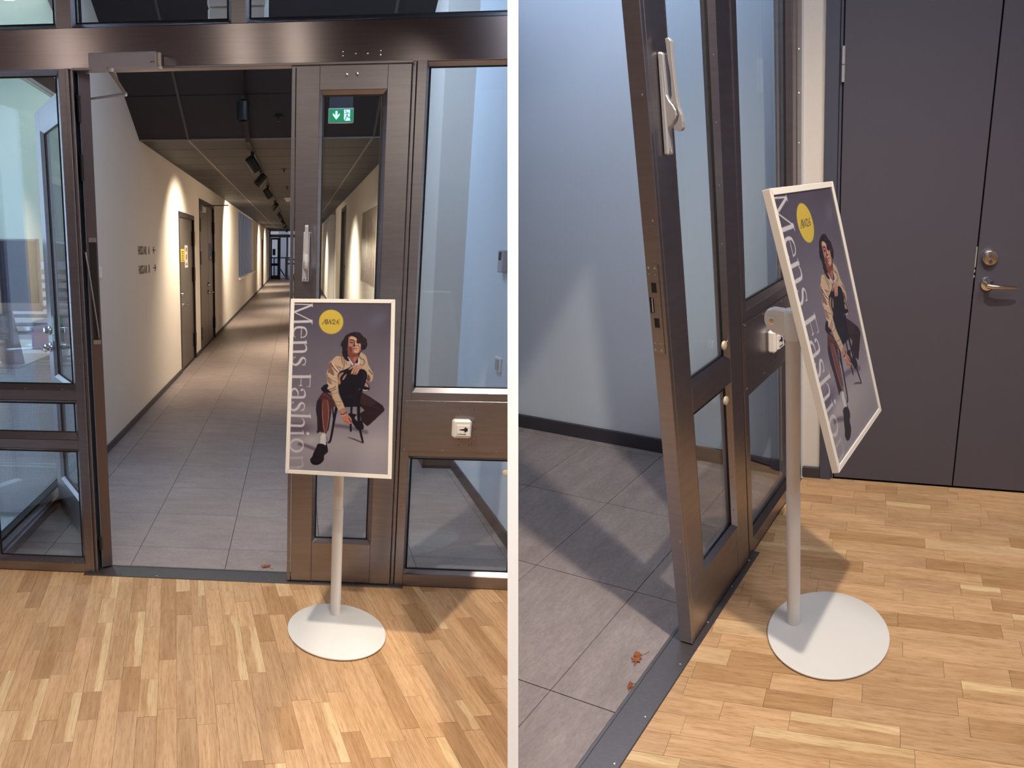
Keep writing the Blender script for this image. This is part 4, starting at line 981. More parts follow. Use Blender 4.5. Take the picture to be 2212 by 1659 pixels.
    for P, w in (([(250, 1370), (340, 1390), (440, 1390), (520, 1340)], 0.8), ([(610, 1080), (540, 1160), (490, 1280)], 0.7), ([(660, 1090), (590, 1180)], 0.7), ([(330, 1180), (440, 1200)], 0.5), ([(360, 1090), (480, 1110)], 0.5), ([(390, 1000), (520, 1020)], 0.5)):
        stroke(ZF(P), w, (70, 58, 70), 0.8, 0.4)
    rngn = np.random.RandomState(3); img += rngn.normal(0, 2.0, img.shape[:2])[..., None]
    img = np.clip(img, 0, 255).reshape(NY, ss, NX, ss, 3).mean((1, 3)) / 255.0
    return np.where(img <= 0.04045, img / 12.92, ((img + 0.055) / 1.055) ** 2.4)
INK = poster_ink(232, 400) * 0.78

# ================================================================== sign stands
SIGN = {'L': dict(TL=(0.002, -0.275, 1.240), TR=(0.365, -0.307, 1.242), BR=(0.354, -0.467, 0.644), BL=(-0.010, -0.440, 0.645)),
        'R': dict(TL=(0.001, -0.275, 1.231), TR=(0.364, -0.309, 1.224), BR=(0.356, -0.465, 0.649), BL=(-0.013, -0.442, 0.639))}
def sign_stand(pl, key, label):
    pu, pv = 0.190, -0.260
    cu, cvv, rad = 0.187, -0.371, 0.183
    root = empty('sign_stand', pl, (cu, cvv, 0), label=label, cat='sign stand')
    C = {k: Vector(v) for k, v in SIGN[key].items()}
    X = ((C['TR'] - C['TL']) + (C['BR'] - C['BL'])).normalized()
    Dn = ((C['BL'] - C['TL']) + (C['BR'] - C['TR'])).normalized()
    n = Dn.cross(X).normalized()                       # out of the print, towards the viewer and up
    if n.y > 0: n = -n
    def S(a, b, h=0.0):                                # a, b = 0..1 across and down the sign face, h = height above it
        p = (C['TL'] * (1 - a) + C['TR'] * a) * (1 - b) + (C['BL'] * (1 - a) + C['BR'] * a) * b
        return p + n * h
    # base, pole and clamp
    b = build(MB().lathe((cu, cvv, 0.0), [(rad - 0.004, 0.0), (rad - 0.002, 0.003)], 72), 'rubber_ring', pl, 'rubber', root)
    build(MB().lathe((cu, cvv, 0.003), [(rad - 0.001, 0), (rad, 0.0012), (rad, 0.0048), (rad - 0.0015, 0.006)], 96), 'base_plate', pl, 'white_paint', root, smooth=True)
    build(MB().lathe((pu, pv, 0.009), [(0.0205, 0), (0.0205, 0.437), (0.0195, 0.440)], 28), 'pole', pl, 'white_paint', root, smooth=True)
    build(MB().lathe((pu, pv, 0.449), [(0.0192, 0), (0.0192, 0.47)], 28), 'pole', pl, 'white_paint', root, smooth=True)
    col = build(MB().lathe((pu, pv, 0.872), [(0.0225, 0), (0.0230, 0.002), (0.0230, 0.068), (0.0215, 0.071)], 28), 'clamp', pl, 'clamp_plastic', root, smooth=True)
    build(MB().lathe((pu, pv, 0.943), [(0.0195, 0), (0.0195, 0.002), (0.018, 0.003)], 28), 'pole_cap', pl, 'clamp_plastic', col, smooth=True)
    lug = [(pv + 0.012, 0.877), (pv + 0.050, 0.887), (pv + 0.066, 0.898), (pv + 0.072, 0.912), (pv + 0.072, 0.930), (pv + 0.064, 0.941), (pv + 0.050, 0.946), (pv + 0.012, 0.943)]
    build(MB().prism([(pu - 0.013, v, w) for v, w in lug], (0.026, 0, 0)), 'clamp_lug', pl, 'clamp_plastic', col, bevel=0.003)
    build(MB().lathe((pu - 0.013, pv + 0.050, 0.915), [(0.0125, 0), (0.0125, 0.004), (0.010, 0.005)], 20, (-1, 0, 0)), 'bolt_boss', pl, 'clamp_plastic', col, smooth=True)
    build(MB().lathe((pu - 0.018, pv + 0.050, 0.915), [(0.0075, 0), (0.0075, 0.002), (0.004, 0.0022), (0.004, 0.0005)], 6, (-1, 0, 0)), 'bolt', pl, 'chrome', col)
    mid = S(0.5, 0.5)
    bk = S(0.5, 0.50, -0.018)
    build(MB().prism([(pu - 0.014, pv - 0.016, 0.882), (pu + 0.014, pv - 0.016, 0.882), (pu + 0.014, pv - 0.016, 0.925), (pu - 0.014, pv - 0.016, 0.925)], (0, bk.y - pv + 0.022, 0.012)), 'bracket', pl, 'clamp_plastic', root, bevel=0.002)
    # frame of four rails, back board, print
    fa, fb = 0.0135 / 0.365, 0.0135 / 0.612
    sg = build(MB().add([S(0.01, 0.01, -0.017), S(0.99, 0.01, -0.017), S(0.99, 0.99, -0.017), S(0.01, 0.99, -0.017), S(0.01, 0.01, -0.004), S(0.99, 0.01, -0.004), S(0.99, 0.99, -0.004), S(0.01, 0.99, -0.004)],
                        [(3, 2, 1, 0), (4, 5, 6, 7), (0, 1, 5, 4), (1, 2, 6, 5), (2, 3, 7, 6), (3, 0, 4, 7)]), 'sign_panel', pl, 'sign_frame', root)
    o4 = [(0, 0), (1, 0), (1, 1), (0, 1)]; i4 = [(fa, fb), (1 - fa, fb), (1 - fa, 1 - fb), (fa, 1 - fb)]
    for i in range(4):
        j = (i + 1) % 4
        q = [o4[i], o4[j], i4[j], i4[i]]
        build(MB().add([S(*p, -0.018) for p in q] + [S(*p, 0.0) for p in q], [(3, 2, 1, 0), (4, 5, 6, 7), (0, 1, 5, 4), (1, 2, 6, 5), (2, 3, 7, 6), (3, 0, 4, 7)]), 'frame_rail', pl, 'sign_frame', sg, bevel=0.0008)
    # the print: a flat sheet whose ink is stored per point
    NY, NX = INK.shape[:2]
    aa = fa + (1 - 2 * fa) * (np.arange(NX) / (NX - 1)); bb = fb + (1 - 2 * fb) * (np.arange(NY) / (NY - 1))
    A_, B_ = np.meshgrid(aa, bb)
    tl, tr, br, bl = [np.array(C[k]) for k in ('TL', 'TR', 'BR', 'BL')]
    P = ((tl * (1 - A_[..., None]) + tr * A_[..., None]) * (1 - B_[..., None]) + (bl * (1 - A_[..., None]) + br * A_[..., None]) * B_[..., None]).reshape(-1, 3) + np.array(n) * -0.0025
    loc = pl.pt(*np.array(S(0.5, 1.0)))
    Wd = pl.pts(P) - loc
    idx = np.arange(NX * NY).reshape(NY, NX)
    quads = np.stack([idx[:-1, :-1], idx[1:, :-1], idx[1:, 1:], idx[:-1, 1:]], -1).reshape(-1, 4)
    me = bpy.data.meshes.new('poster'); nf = len(quads)
    me.vertices.add(len(Wd)); me.vertices.foreach_set('co', Wd.ravel())
    me.loops.add(nf * 4); me.loops.foreach_set('vertex_index', quads.ravel().astype(np.int32))
    me.polygons.add(nf); me.polygons.foreach_set('loop_start', np.arange(0, nf * 4, 4, dtype=np.int32))
    me.update(calc_edges=True)
    at = me.attributes.new('ink', 'FLOAT_COLOR', 'POINT')
    at.data.foreach_set('color', np.concatenate([INK.reshape(-1, 3), np.ones((NX * NY, 1))], 1).astype(np.float32).ravel())
    me.materials.append(MATS['poster_print'])
    o = bpy.data.objects.new('poster', me); attach(o, sg, loc)
    o['label'] = 'fashion poster with a seated man, large lettering and a yellow disc'
sign_stand(LEFT, 'L', 'white poster stand facing the viewer in front of the corridor doorway')
sign_stand(RIGHT, 'R', 'white poster stand seen from the side before the charcoal doors')

# ================================================================== small fittings of the front
def key_switch(pl, label):
    u0, u1, w0, w1 = 0.654, 0.727, 0.670, 0.745; v = -0.009
    root = empty('key_switch', pl, (0.69, v, w0), label=label, cat='switch')
    build(B(u0, u1, v - 0.030, v, w0, w1), 'housing', pl, 'white_plastic', root, bevel=0.007)
    p = build(MB().add([(u0 + 0.013, v - 0.0305, w0 + 0.012), (u1 - 0.007, v - 0.0305, w0 + 0.012), (u1 - 0.007, v - 0.0305, w1 - 0.018), (u0 + 0.013, v - 0.0305, w1 - 0.018),
                        (u0 + 0.015, v - 0.040, w0 + 0.014), (u1 - 0.009, v - 0.040, w0 + 0.014), (u1 - 0.009, v - 0.033, w1 - 0.020), (u0 + 0.015, v - 0.033, w1 - 0.020)],
                       [(3, 2, 1, 0), (4, 5, 6, 7), (0, 1, 5, 4), (1, 2, 6, 5), (2, 3, 7, 6), (3, 0, 4, 7)]), 'rocker', pl, 'white_plastic', root)
    zz = lambda w: v - 0.0402 - 0.0004 + (w - (w0 + 0.014)) / (w1 - w0 - 0.034) * 0.007
    def flat(pts, nm):
        build(MB().prism([(u, zz(w), w) for u, w in pts], (0, 0.0008, 0)), nm, pl, 'letter_black', p)
    flat([(0.676, 0.7085), (0.697, 0.7115), (0.697, 0.703), (0.677, 0.7065)], 'key_symbol'); flat([(0.697, 0.7165), (0.703, 0.7185), (0.703, 0.697), (0.697, 0.6985)], 'key_symbol'); flat([(0.703, 0.7145), (0.7095, 0.7145), (0.7095, 0.701), (0.703, 0.701)], 'key_symbol')
    T = axes((0.677, zz(0.6885) - 0.0002, 0.6885), (1, 0, 0), (0, 0, 1), (0, -1, 0))
    build(text_mb('Newsafe', T, 0.0075, 0.0004), 'lettering', pl, 'letter_black', p)
    for a, b in (((0.670, 0.694), (0.675, 0.689)), ((0.670, 0.690), (0.672, 0.6885))):
        build(MB().tube([(a[0], zz(a[1]), a[1]), (b[0], zz(b[1]), b[1])], 0.0008, 6), 'mark', pl, 'letter_black', p)
key_switch(LEFT, 'white key switch on the brown infill panel beside the sign')
key_switch(RIGHT, 'white key switch half hidden behind the sign pole')

def closer(pl):
    root = empty('door_closer', pl, (-0.64, -0.03, 2.08), label='pale grey door closer box on the steel header beam', cat='door closer')
    build(B(-0.766, -0.507, -0.052, -0.004, 2.080, 2.131), 'housing', pl, 'closer_grey', root, bevel=0.003)
    build(B(-0.507, -0.492, -0.048, -0.004, 2.080, 2.130), 'end_cap', pl, 'brass_steel', root, bevel=0.003)
    build(MB().prism([(-0.532, -0.0525, 2.094), (-0.528, -0.0525, 2.092), (-0.520, -0.0525, 2.0945), (-0.514, -0.0525, 2.0915), (-0.514, -0.0525, 2.094), (-0.521, -0.0525, 2.0965), (-0.528, -0.0525, 2.0945)], (0, 0.001, 0)), 'emblem', pl, 'screw_dark', root)
    build(MB().lathe((-0.688, -0.03, 2.066), [(0.012, 0), (0.013, 0.016)], 16), 'spindle', pl, 'steel_bright', root, smooth=True)
    build(MB().prism([(-0.698, -0.034, 2.066), (-0.676, -0.034, 2.066), (-0.632, -0.02, 1.992), (-0.646, -0.02, 1.990)], (0, 0.012, 0)), 'main_arm', pl, 'brass_steel', root, bevel=0.002)
    build(MB().tube([(-0.636, -0.012, 1.992), (-0.72, 0.02, 1.992), (-0.84, 0.07, 1.992)], [0.008, 0.005, 0.004], 10), 'link_rod', pl, 'steel_bright', root, smooth=True)
closer(LEFT)

def wall_fittings(pl):
    U = 1.06
    r = empty('light_switch', pl, (U, 0.75, 0.80), label='small white switch on the pale blue wall behind glass', cat='switch')
    build(B(U - 0.012, U, 0.71, 0.79, 0.80, 0.875), 'plate', pl, 'white_plastic', r, bevel=0.002); build(B(U - 0.016, U - 0.012, 0.725, 0.775, 0.81, 0.865), 'rocker', pl, 'closer_grey', r, bevel=0.001)
    r = empty('card_reader', pl, (U, 0.77, 1.30), label='grey card reader on the pale blue wall at the edge', cat='card reader')
    build(B(U - 0.03, U, 0.735, 0.805, 1.30, 1.41), 'housing', pl, 'closer_grey', r, bevel=0.004); build(B(U - 0.032, U - 0.03, 0.75, 0.79, 1.36, 1.40), 'window', pl, 'black', r)
wall_fittings(LEFT)

def fallen_leaf(pl, u, v, r, seed, label, grp=None):
    rg = random.Random(seed)
    mb = MB()
    for cu, cvv, s, a0 in ((u - 0.3 * r, v, r, 0.3), (u + 0.4 * r, v + 0.3 * r, r * 0.8, 1.1)):
        pts = []
        for k in range(14):
            a = a0 + 2 * math.pi * k / 14; rr = s * (1.0 if k % 2 else 0.55) * rg.uniform(0.8, 1.1) * (1.3 if k in (0, 7) else 0.7)
            pts.append((cu + rr * math.cos(a), cvv + rr * math.sin(a), 0.003 + rg.uniform(0, 0.004)))
        n0 = len(mb.v); c = (cu, cvv, 0.007)
        mb.add([c] + pts, [(0, 1 + k, 1 + (k + 1) % 14) for k in range(14)]); mb.add([(c[0], c[1], 0.0035)] + [(p[0], p[1], p[2] - 0.0012) for p in pts], [(0, 1 + (k + 1) % 14, 1 + k) for k in range(14)])
    root = empty('fallen_leaf', pl, (u, v, 0), label=label, cat='leaf', group=grp)
    build(mb, 'blade', pl, 'leaf_brown', root)
    build(MB().tube([(u + 0.005, v - 0.002, 0.004), (u + 0.02, v - 0.012, 0.003), (u + 0.034, v - 0.018, 0.0025)], 0.0007, 5), 'stalk', pl, 'leaf_brown', root)
fallen_leaf(LEFT, -0.101, 0.114, 0.024, 4, 'dry brown leaf on the corridor tiles left of the sign')
fallen_leaf(RIGHT, -0.102, 0.114, 0.024, 4, 'larger dry brown leaf on the tiles by the threshold')
fallen_leaf(RIGHT, -0.197, 0.078, 0.013, 9, 'thin leaf scrap lying against the threshold edge')

def bumper(pl, u, v, w, label, s=1.0):
    root = empty('door_bumper', pl, (u, v, w), label=label, cat='bumper')
    build(MB().lathe((u, v, w), [(0.012 * s, 0), (0.013 * s, 0.003), (0.012 * s, 0.007), (0.008 * s, 0.009)], 20, (0, -1, 0)), 'disc', pl, 'bumper', root, smooth=True)
    build(MB().tube([(u + 0.008, v - 0.006, w + 0.004), (u + 0.018, v - 0.008, w + 0.010), (u + 0.022, v - 0.002, w + 0.018)], 0.0012, 6), 'wire_hook', pl, 'chrome', root)
bumper(LEFT, 0.888, 0.014, 0.514, 'cream disc on the lower fixed pane at the right edge')
bumper(RIGHT, 0.318, -0.004, 0.792, 'cream disc hanging on the upper pane above the middle rail')
bumper(RIGHT, 0.312, -0.004, 0.630, 'cream disc hanging on the lower pane under the middle rail')

# ================================================================== things in the corridor
def corridor_things(pl):
    U = -1.31
    # lettering on the wall
    for txt, w0, arrow, lab in (('HISSAR A', 1.372, -1, 'black wall lettering HISSAR A with an arrow to the left'), ('HISSAR B', 1.210, 1, 'black wall lettering HISSAR B with an arrow to the right')):
        root = empty('wall_lettering', pl, (U, 2.86, w0), label=lab, cat='lettering', group='direction lettering on the corridor wall')
        x = 2.85
        for ch in txt:
            if ch == ' ': x += 0.045; continue
            T = axes((U + 0.001, x, w0), (0, 1, 0), (0, 0, 1), (1, 0, 0))
            mb = text_mb(ch, T, 0.100, 0.002, 0.82)
            vs = [p[1] for p in mb.v]; sh = x - min(vs)
            mb.v = [(p[0], p[1] + sh, p[2]) for p in mb.v]
            build(mb, 'letter', pl, 'letter_black', root); x = max(p[1] for p in mb.v) + 0.014
        ca, cw = 3.47, w0 + 0.036
        mb = MB(); L_ = 0.05
        mb.prism([(U + 0.0005, ca - L_, cw - 0.006), (U + 0.0005, ca + L_, cw - 0.006), (U + 0.0005, ca + L_, cw + 0.006), (U + 0.0005, ca - L_, cw + 0.006)], (0.002, 0, 0))
        t = ca + arrow * L_
        mb.prism([(U + 0.0005, t + arrow * 0.012, cw), (U + 0.0005, t - arrow * 0.03, cw + 0.034), (U + 0.0005, t - arrow * 0.045, cw + 0.028), (U + 0.0005, t - arrow * 0.014, cw), (U + 0.0005, t - arrow * 0.045, cw - 0.028), (U + 0.0005, t - arrow * 0.03, cw - 0.034)], (0.002, 0, 0))
        build(mb, 'arrow', pl, 'letter_black', root)
    # single grey door, double grey door, far door
    def wall_door(v0, v1, h, leaves, label, detail):
        root = empty('door_4', pl, (U, v0, 0), label=label, cat='door', kind='structure')
        f = 0.05
        for a, b, c, d in ((v0, v0 + f, 0, h), (v1 - f, v1, 0, h), (v0, v1, h - f, h)):
            build(B(U - 0.09, U + 0.006, a, b, c, d), 'door_frame', pl, 'door_frame_dark', root)
        build(B(U - 0.09, U, v0, v1, -0.02, 0.006), 'sill', pl, 'door_frame_dark', root)  # strip added to cover the open gap under the door leaves
        n = len(leaves)
        for i, (a, b) in enumerate(leaves):
            l = build(B(U - 0.06, U - 0.018, a + 0.006, b - 0.006, 0.008, h - f), 'door_leaf', pl, 'grey_door', root)
            if not detail: continue
            hv = b - 0.01 if i == 0 and n == 1 else (b if i else a)
            for w in ((1.55, 1.10, 0.25) if n == 1 else (1.75, 1.30, 0.25)):
                build(B(U - 0.02, U + 0.012, hv - 0.05, hv + 0.05, w - 0.09, w + 0.09), 'hinge', pl, 'black', l)
            if i == 0:
                hp = a + 0.10 if n == 1 else b - 0.09
                for w, r in ((0.90, 0.03), (0.78, 0.028)):
                    build(MB().lathe((U - 0.018, hp, w), [(r, 0), (r, 0.014), (r * .6, 0.03)], 14, (1, 0, 0)), 'lock', pl, 'chrome', l, smooth=True)
                build(MB().tube([(U, hp, 0.78), (U + 0.04, hp, 0.78), (U + 0.045, hp + 0.13, 0.775)], 0.01, 8), 'lever', pl, 'chrome', l, smooth=True)
    wall_door(4.78, 5.90, 1.83, ((4.83, 5.85),), 'single dark grey door with yellow and white notices', True)
    wall_door(6.36, 7.96, 2.09, ((6.41, 7.36), (7.36, 7.91)), 'taller dark grey double door with a blue poster', True)
    wall_door(22.2, 23.0, 1.81, ((22.25, 22.95),), 'far dark door near the end of the corridor', False)
    root = empty('door_closer', pl, (U, 6.6, 1.98), label='small door closer on top of the grey double door', cat='door closer')
    build(B(U - 0.018, U + 0.03, 6.52, 6.85, 1.93, 2.0), 'housing', pl, 'steel_bright', root, bevel=0.004)
    build(MB().prism([(U + 0.03, 6.6, 2.005), (U + 0.03, 6.63, 2.005), (U + 0.34, 6.95, 2.03), (U + 0.34, 6.9, 2.03)], (0, 0, 0.012)), 'arm', pl, 'black', root)
    # notices on the doors
    def notice(v0, v1, w0, w1, m, label, marks):
        r = empty('door_notice', pl, (U, v0, w0), label=label, cat='notice', group='notices on the corridor doors')
        s = build(B(U - 0.0178, U - 0.015, v0, v1, w0, w1), 'sheet', pl, m, r)
        for a, b, c, d, mm in marks:
            build(B(U - 0.0150, U - 0.0145, v0 + (v1 - v0) * a, v0 + (v1 - v0) * b, w0 + (w1 - w0) * c, w0 + (w1 - w0) * d), 'print_mark', pl, mm, s)
    notice(4.97, 5.22, 1.275, 1.42, 'notice_yellow', 'yellow notice on the single grey door', [(0.2, 0.8, 0.08 + i * 0.17, 0.15 + i * 0.17, 'letter_black') for i in range(5)])
    notice(5.25, 5.46, 1.20, 1.465, 'notice_white', 'white notice beside the yellow one on the grey door', [(0.25, 0.75, 0.72, 0.9, 'print_a'), (0.3, 0.7, 0.35, 0.6, 'print_a'), (0.2, 0.8, 0.1, 0.2, 'print_a')])
    notice(7.42, 7.78, 1.25, 1.51, 'notice_blue', 'dark blue poster on the grey double door', [(0.35, 0.65, 0.25, 0.8, 'box_blue'), (0.38, 0.62, 0.4, 0.72, 'notice_white'), (0.4, 0.6, 0.12, 0.22, 'notice_white')])
    r = empty('light_switch', pl, (U, 1.72, 1.25), label='small pale switch on the wall beside the open leaf', cat='switch')
    build(B(U, U + 0.012, 1.69, 1.76, 1.225, 1.30), 'plate', pl, 'white_plastic', r, bevel=0.002); build(B(U + 0.012, U + 0.016, 1.705, 1.745, 1.24, 1.285), 'rocker', pl, 'white_plastic', r)
    # window in the left wall
    root = empty('window_1', pl, (U, 15, 0.77), label='tall corridor window with narrow vertical frames and a sill', cat='window', kind='structure')
    build(B(U - 0.12, U + 0.05, 12.35, 18.4, 0.74, 0.78), 'window_sill', pl, 'white_plastic', root)
    n = 6
    for i in range(n + 1):
        v = 12.45 + (17.0 - 12.45) * i / n
        build(B(U - 0.10, U - 0.02, v - 0.06, v + 0.06, 0.78, 2.29), 'window_frame', pl, 'steel', root)
        if i < n: build(B(U - 0.075, U - 0.07, v + 0.06, v + (17.0 - 12.45) / n - 0.06, 0.78, 2.29), 'window_pane', pl, 'glass', root)
    build(B(U - 0.10, U - 0.02, 17.06, 18.3, 0.78, 2.29), 'window_reveal', pl, 'wall_paint', root)
    # track and spot heads
    TU = -0.395
    root = empty('track_rail', pl, (TU, 10, 2.28), label='black lighting track running along the corridor ceiling', cat='track')
    build(B(TU - 0.017, TU + 0.017, 3.03, 27.0, 2.285, 2.31), 'rail', pl, 'black_lamp', root)
    build(MB().prism([(TU - 0.017, 3.03, 2.285), (TU + 0.017, 3.03, 2.285), (TU + 0.017, 1.9, slope_w(1.9) - 0.026), (TU - 0.017, 1.9, slope_w(1.9) - 0.026)], (0, 0, 0.024)), 'rail', pl, 'black_lamp', root)
    heads = [(2.52, 0, 0, 'hanging straight on the sloped ceiling'), (3.62, -1, 0.5, 'first on the level track'), (5.0, 1, -0.25, 'second on the level track, aimed at the left wall'), (6.75, -1, 0.3, 'third on the level track'), (9.6, 1, 0.6, 'fourth on the level track'), (13.0, -1, 0.2, 'fifth on the level track'), (16.4, -1, 0.1, 'sixth on the level track'), (20.3, 1, 0.1, 'seventh on the level track'), (24.5, 1, 0.1, 'farthest on the track')]
    for v, sd, fw, lab in heads:
        top = 2.285 if v > 3.03 else slope_w(v) - 0.062
        r = empty('spot_lamp', pl, (TU, v, top), label='black cylindrical spot lamp, ' + lab, cat='spot lamp', group='spot lamps on the corridor track')
        build(B(TU - 0.016, TU + 0.016, v - 0.05, v + 0.05, top - 0.03, top), 'track_adapter', pl, 'black_lamp', r, bevel=0.003)
        build(MB().tube([(TU, v, top - 0.02), (TU, v, top - 0.075)], 0.008, 8), 'stem', pl, 'black_lamp', r)
        d = Vector((-0.75 if sd > 0 else (0.55 if sd < 0 else 0.0), fw, -0.85)).normalized()
        c = Vector((TU, v, top - 0.10))
        h = build(MB().lathe(c - d * 0.065, [(0.042, 0), (0.046, 0.006), (0.046, 0.135), (0.042, 0.135), (0.040, 0.116)], 22, d), 'lamp_head', pl, 'black_lamp', r, smooth=True)
        if sd:
            build(MB().lathe(c + d * 0.045, [(0.0395, 0), (0.0395, 0.003)], 22, d), 'lens', pl, 'lamp_lens', h, smooth=True)
            l = lamp('spot_light', pl, tuple(c + d * 0.075), tuple(c + d), TRACK_W * {3.62: 0.35, 5.0: 0.5}.get(v, 1.0), TRACK_COL, 110, 1.0, 0.03, r)
    # ceiling fittings
    for v, lab in ((2.80, 'black sprinkler head on the sloped ceiling'), (5.04, 'black sprinkler head nearest on the level ceiling'), (7.17, 'black sprinkler head farther down the level ceiling')):
        top = 2.31 if v > 3.03 else slope_w(v)
        r = empty('sprinkler', pl, (-0.135, v, top), label=lab, cat='sprinkler', group='ceiling sprinklers')
        build(MB().lathe((-0.135, v, top), [(0.035, 0), (0.03, 0.008), (0.012, 0.012)], 16, (0, 0, -1)), 'escutcheon', pl, 'black_lamp', r, smooth=True)
        build(MB().lathe((-0.135, v, top - 0.012), [(0.010, 0), (0.008, 0.022), (0.018, 0.024), (0.018, 0.026)], 12, (0, 0, -1)), 'nozzle', pl, 'black_lamp', r, smooth=True)
    r = empty('smoke_detector', pl, (-0.15, 9.2, 2.31), label='white smoke detector on the corridor ceiling', cat='smoke detector')
    build(MB().lathe((-0.15, 9.2, 2.31), [(0.075, 0), (0.075, 0.02), (0.05, 0.03)], 20, (0, 0, -1)), 'base', pl, 'white_plastic', r, smooth=True); build(MB().lathe((-0.15, 9.2, 2.28), [(0.045, 0), (0.04, 0.03), (0.02, 0.04)], 20, (0, 0, -1)), 'sensor', pl, 'white_plastic', r, smooth=True)
    # exit sign hanging inside, seen through the narrow leaf
    V = 2.2
    k = (V + 2.605) / 3.605; q = lambda u, w: ((u - 0.023) * k + 0.023, (w - 1.41) * k + 1.41)
    (ua, wa), (ub, wb) = q(0.180, 2.063), q(0.304, 2.126)
    r = empty('exit_sign', pl, ((ua + ub) / 2, V, wa), label='green illuminated exit sign with arrow and running figure', cat='exit sign')
    build(B(ua - 0.004, ub + 0.004, V, V + 0.03, wa - 0.004, wb + 0.008), 'housing', pl, 'steel_bright', r, bevel=0.002)
    fc = build(B(ua, ub, V - 0.002, V, wa, wb), 'face', pl, 'exit_green', r)
    build(B(ua + 0.002, ub - 0.002, V + 0.005, V + 0.02, wb + 0.008, wb + 0.12), 'hanger', pl, 'ceiling_dark', r)
    W_, H_ = ub - ua, wb - wa
    def sym(P, nm, m='exit_white', dv=0.003):
        build(MB().prism([(ua + x * W_, V - dv, wa + y * H_) for x, y in P], (0, 0.001, 0)), nm, pl, m, fc)
    sym([(0.26, 0.86), (0.35, 0.86), (0.35, 0.50), (0.44, 0.70), (0.44, 0.50), (0.30, 0.18), (0.16, 0.52), (0.16, 0.72), (0.26, 0.52)], 'arrow')
    sym([(0.62, 0.95), (0.87, 0.95), (0.87, 0.2), (0.90, 0.1), (0.68, 0.08), (0.62, 0.2)], 'doorway')
    sym([(0.70 + 0.022 * math.cos(a), 0.84 + 0.06 * math.sin(a)) for a in np.linspace(0, 6.28, 9)[:-1]], 'runner', 'exit_green', 0.0045)
    for P, w in (([(0.75, 0.72), (0.74, 0.50), (0.68, 0.20), (0.70, 0.12)], 0.006), ([(0.75, 0.52), (0.79, 0.36), (0.87, 0.36)], 0.006), ([(0.75, 0.72), (0.68, 0.66), (0.64, 0.60)], 0.004), ([(0.75, 0.72), (0.81, 0.70), (0.84, 0.58)], 0.004)):
        build(MB().tube([(ua + x * W_, V - 0.003, wa + y * H_) for x, y in P], w * 0.5, 6), 'runner', pl, 'exit_green', fc)
    # right wall: black door, picture
    root = empty('door_5', pl, (0.88, 9.9, 0), label='black door with a long pull handle on the right corridor wall', cat='door', kind='structure')
    build(B(0.93, 0.98, 9.33, 10.52, 0, 2.15), 'door_leaf', pl, 'black', root)
    for a, b, c, d in ((9.30, 9.36, 0, 2.19), (10.49, 10.55, 0, 2.19), (9.3, 10.55, 2.13, 2.19)):
        build(B(0.875, 1.0, a, b, c, d), 'door_frame', pl, 'door_frame_dark', root)
    hd = build(MB().tube([(0.82, 9.15, 0.88), (0.82, 9.15, 1.13)], 0.012, 8), 'pull_handle', pl, 'black', root)
    for w in (0.90, 1.11):
        build(MB().tube([(0.82, 9.15, w), (0.90, 9.3, w)], 0.009, 8), 'handle_mount', pl, 'black', hd)
    root = empty('framed_print', pl, (0.88, 5.5, 1.01), label='glossy blurred pink and brown print on the right corridor wall', cat='picture')
    build(B(0.866, 0.8795, 4.62, 6.20, 1.01, 1.88), 'panel', pl, 'print_c', root, bevel=0.002)
    rg = random.Random(5)
    for i in range(11):
        a = 4.68 + i * 0.137; t = rg.uniform(0.25, 0.75)
        build(MB().prism([(0.8655, a, 1.02), (0.8655, a + 0.12, 1.02), (0.8655, a + 0.08, 1.02 + t), (0.8655, a + 0.05, 1.02 + t * 1.1)], (0.001, 0, 0)), 'printed_streak', pl, 'print_a' if i % 2 else 'print_b', root)
    # glazed end of the corridor with the stair hall behind
    V = 29.3
    root = empty('wall_end', pl, (-0.2, V, 0), label='glazed steel screen closing the far end of the corridor', cat='glass wall', kind='structure')
    for a, b, c, d in ((-1.31, 0.88, 2.0, 2.14), (-1.31, -1.26, 0, 2.31), (-0.84, -0.78, 0, 2.0), (-0.50, -0.42, 0, 2.0), (0.82, 0.88, 0, 2.31), (-0.42, 0.82, 0.72, 0.80), (-0.42, 0.82, 0.92, 0.99), (-1.31, 0.88, 2.29, 2.31)):
        build(B(a, b, V, V + 0.08, c, d), 'steel_member', pl, 'steel', root)
    build(B(-0.42, 0.82, V + 0.03, V + 0.035, 0.0, 2.0), 'glass_pane', pl, 'glass', root)
    root = empty('door_6', pl, (-1.05, V - 0.1, 0), label='dark framed glass leaf at the far end of the corridor', cat='door', kind='structure')
    for a, b, c, d in ((-1.25, -1.19, 0.02, 1.98), (-0.92, -0.84, 0.02, 1.98), (-1.25, -0.84, 1.9, 1.98), (-1.25, -0.84, 0.66, 0.78), (-1.25, -0.84, 0.02, 0.2)):
        build(B(a, b, V - 0.10, V - 0.05, c, d), 'door_member', pl, 'door_frame_dark', root)
    build(B(-1.19, -0.92, V - 0.08, V - 0.075, 0.2, 1.9), 'glass_pane', pl, 'glass', root)
    build(B(-1.16, -1.02, V - 0.11, V - 0.10, 1.16, 1.46), 'door_poster', pl, 'notice_blue', root)
    root = empty('staircase', pl, (-0.8, V + 3, 0), label='pale steps with a dark handrail behind the far glass screen', cat='stairs')
    for i in range(7):
        build(B(-1.6, -0.25, V + 2 + i * 0.3, V + 2.3 + i * 0.3, 0, 0.14 + i * 0.15), 'step', pl, 'stair', root)
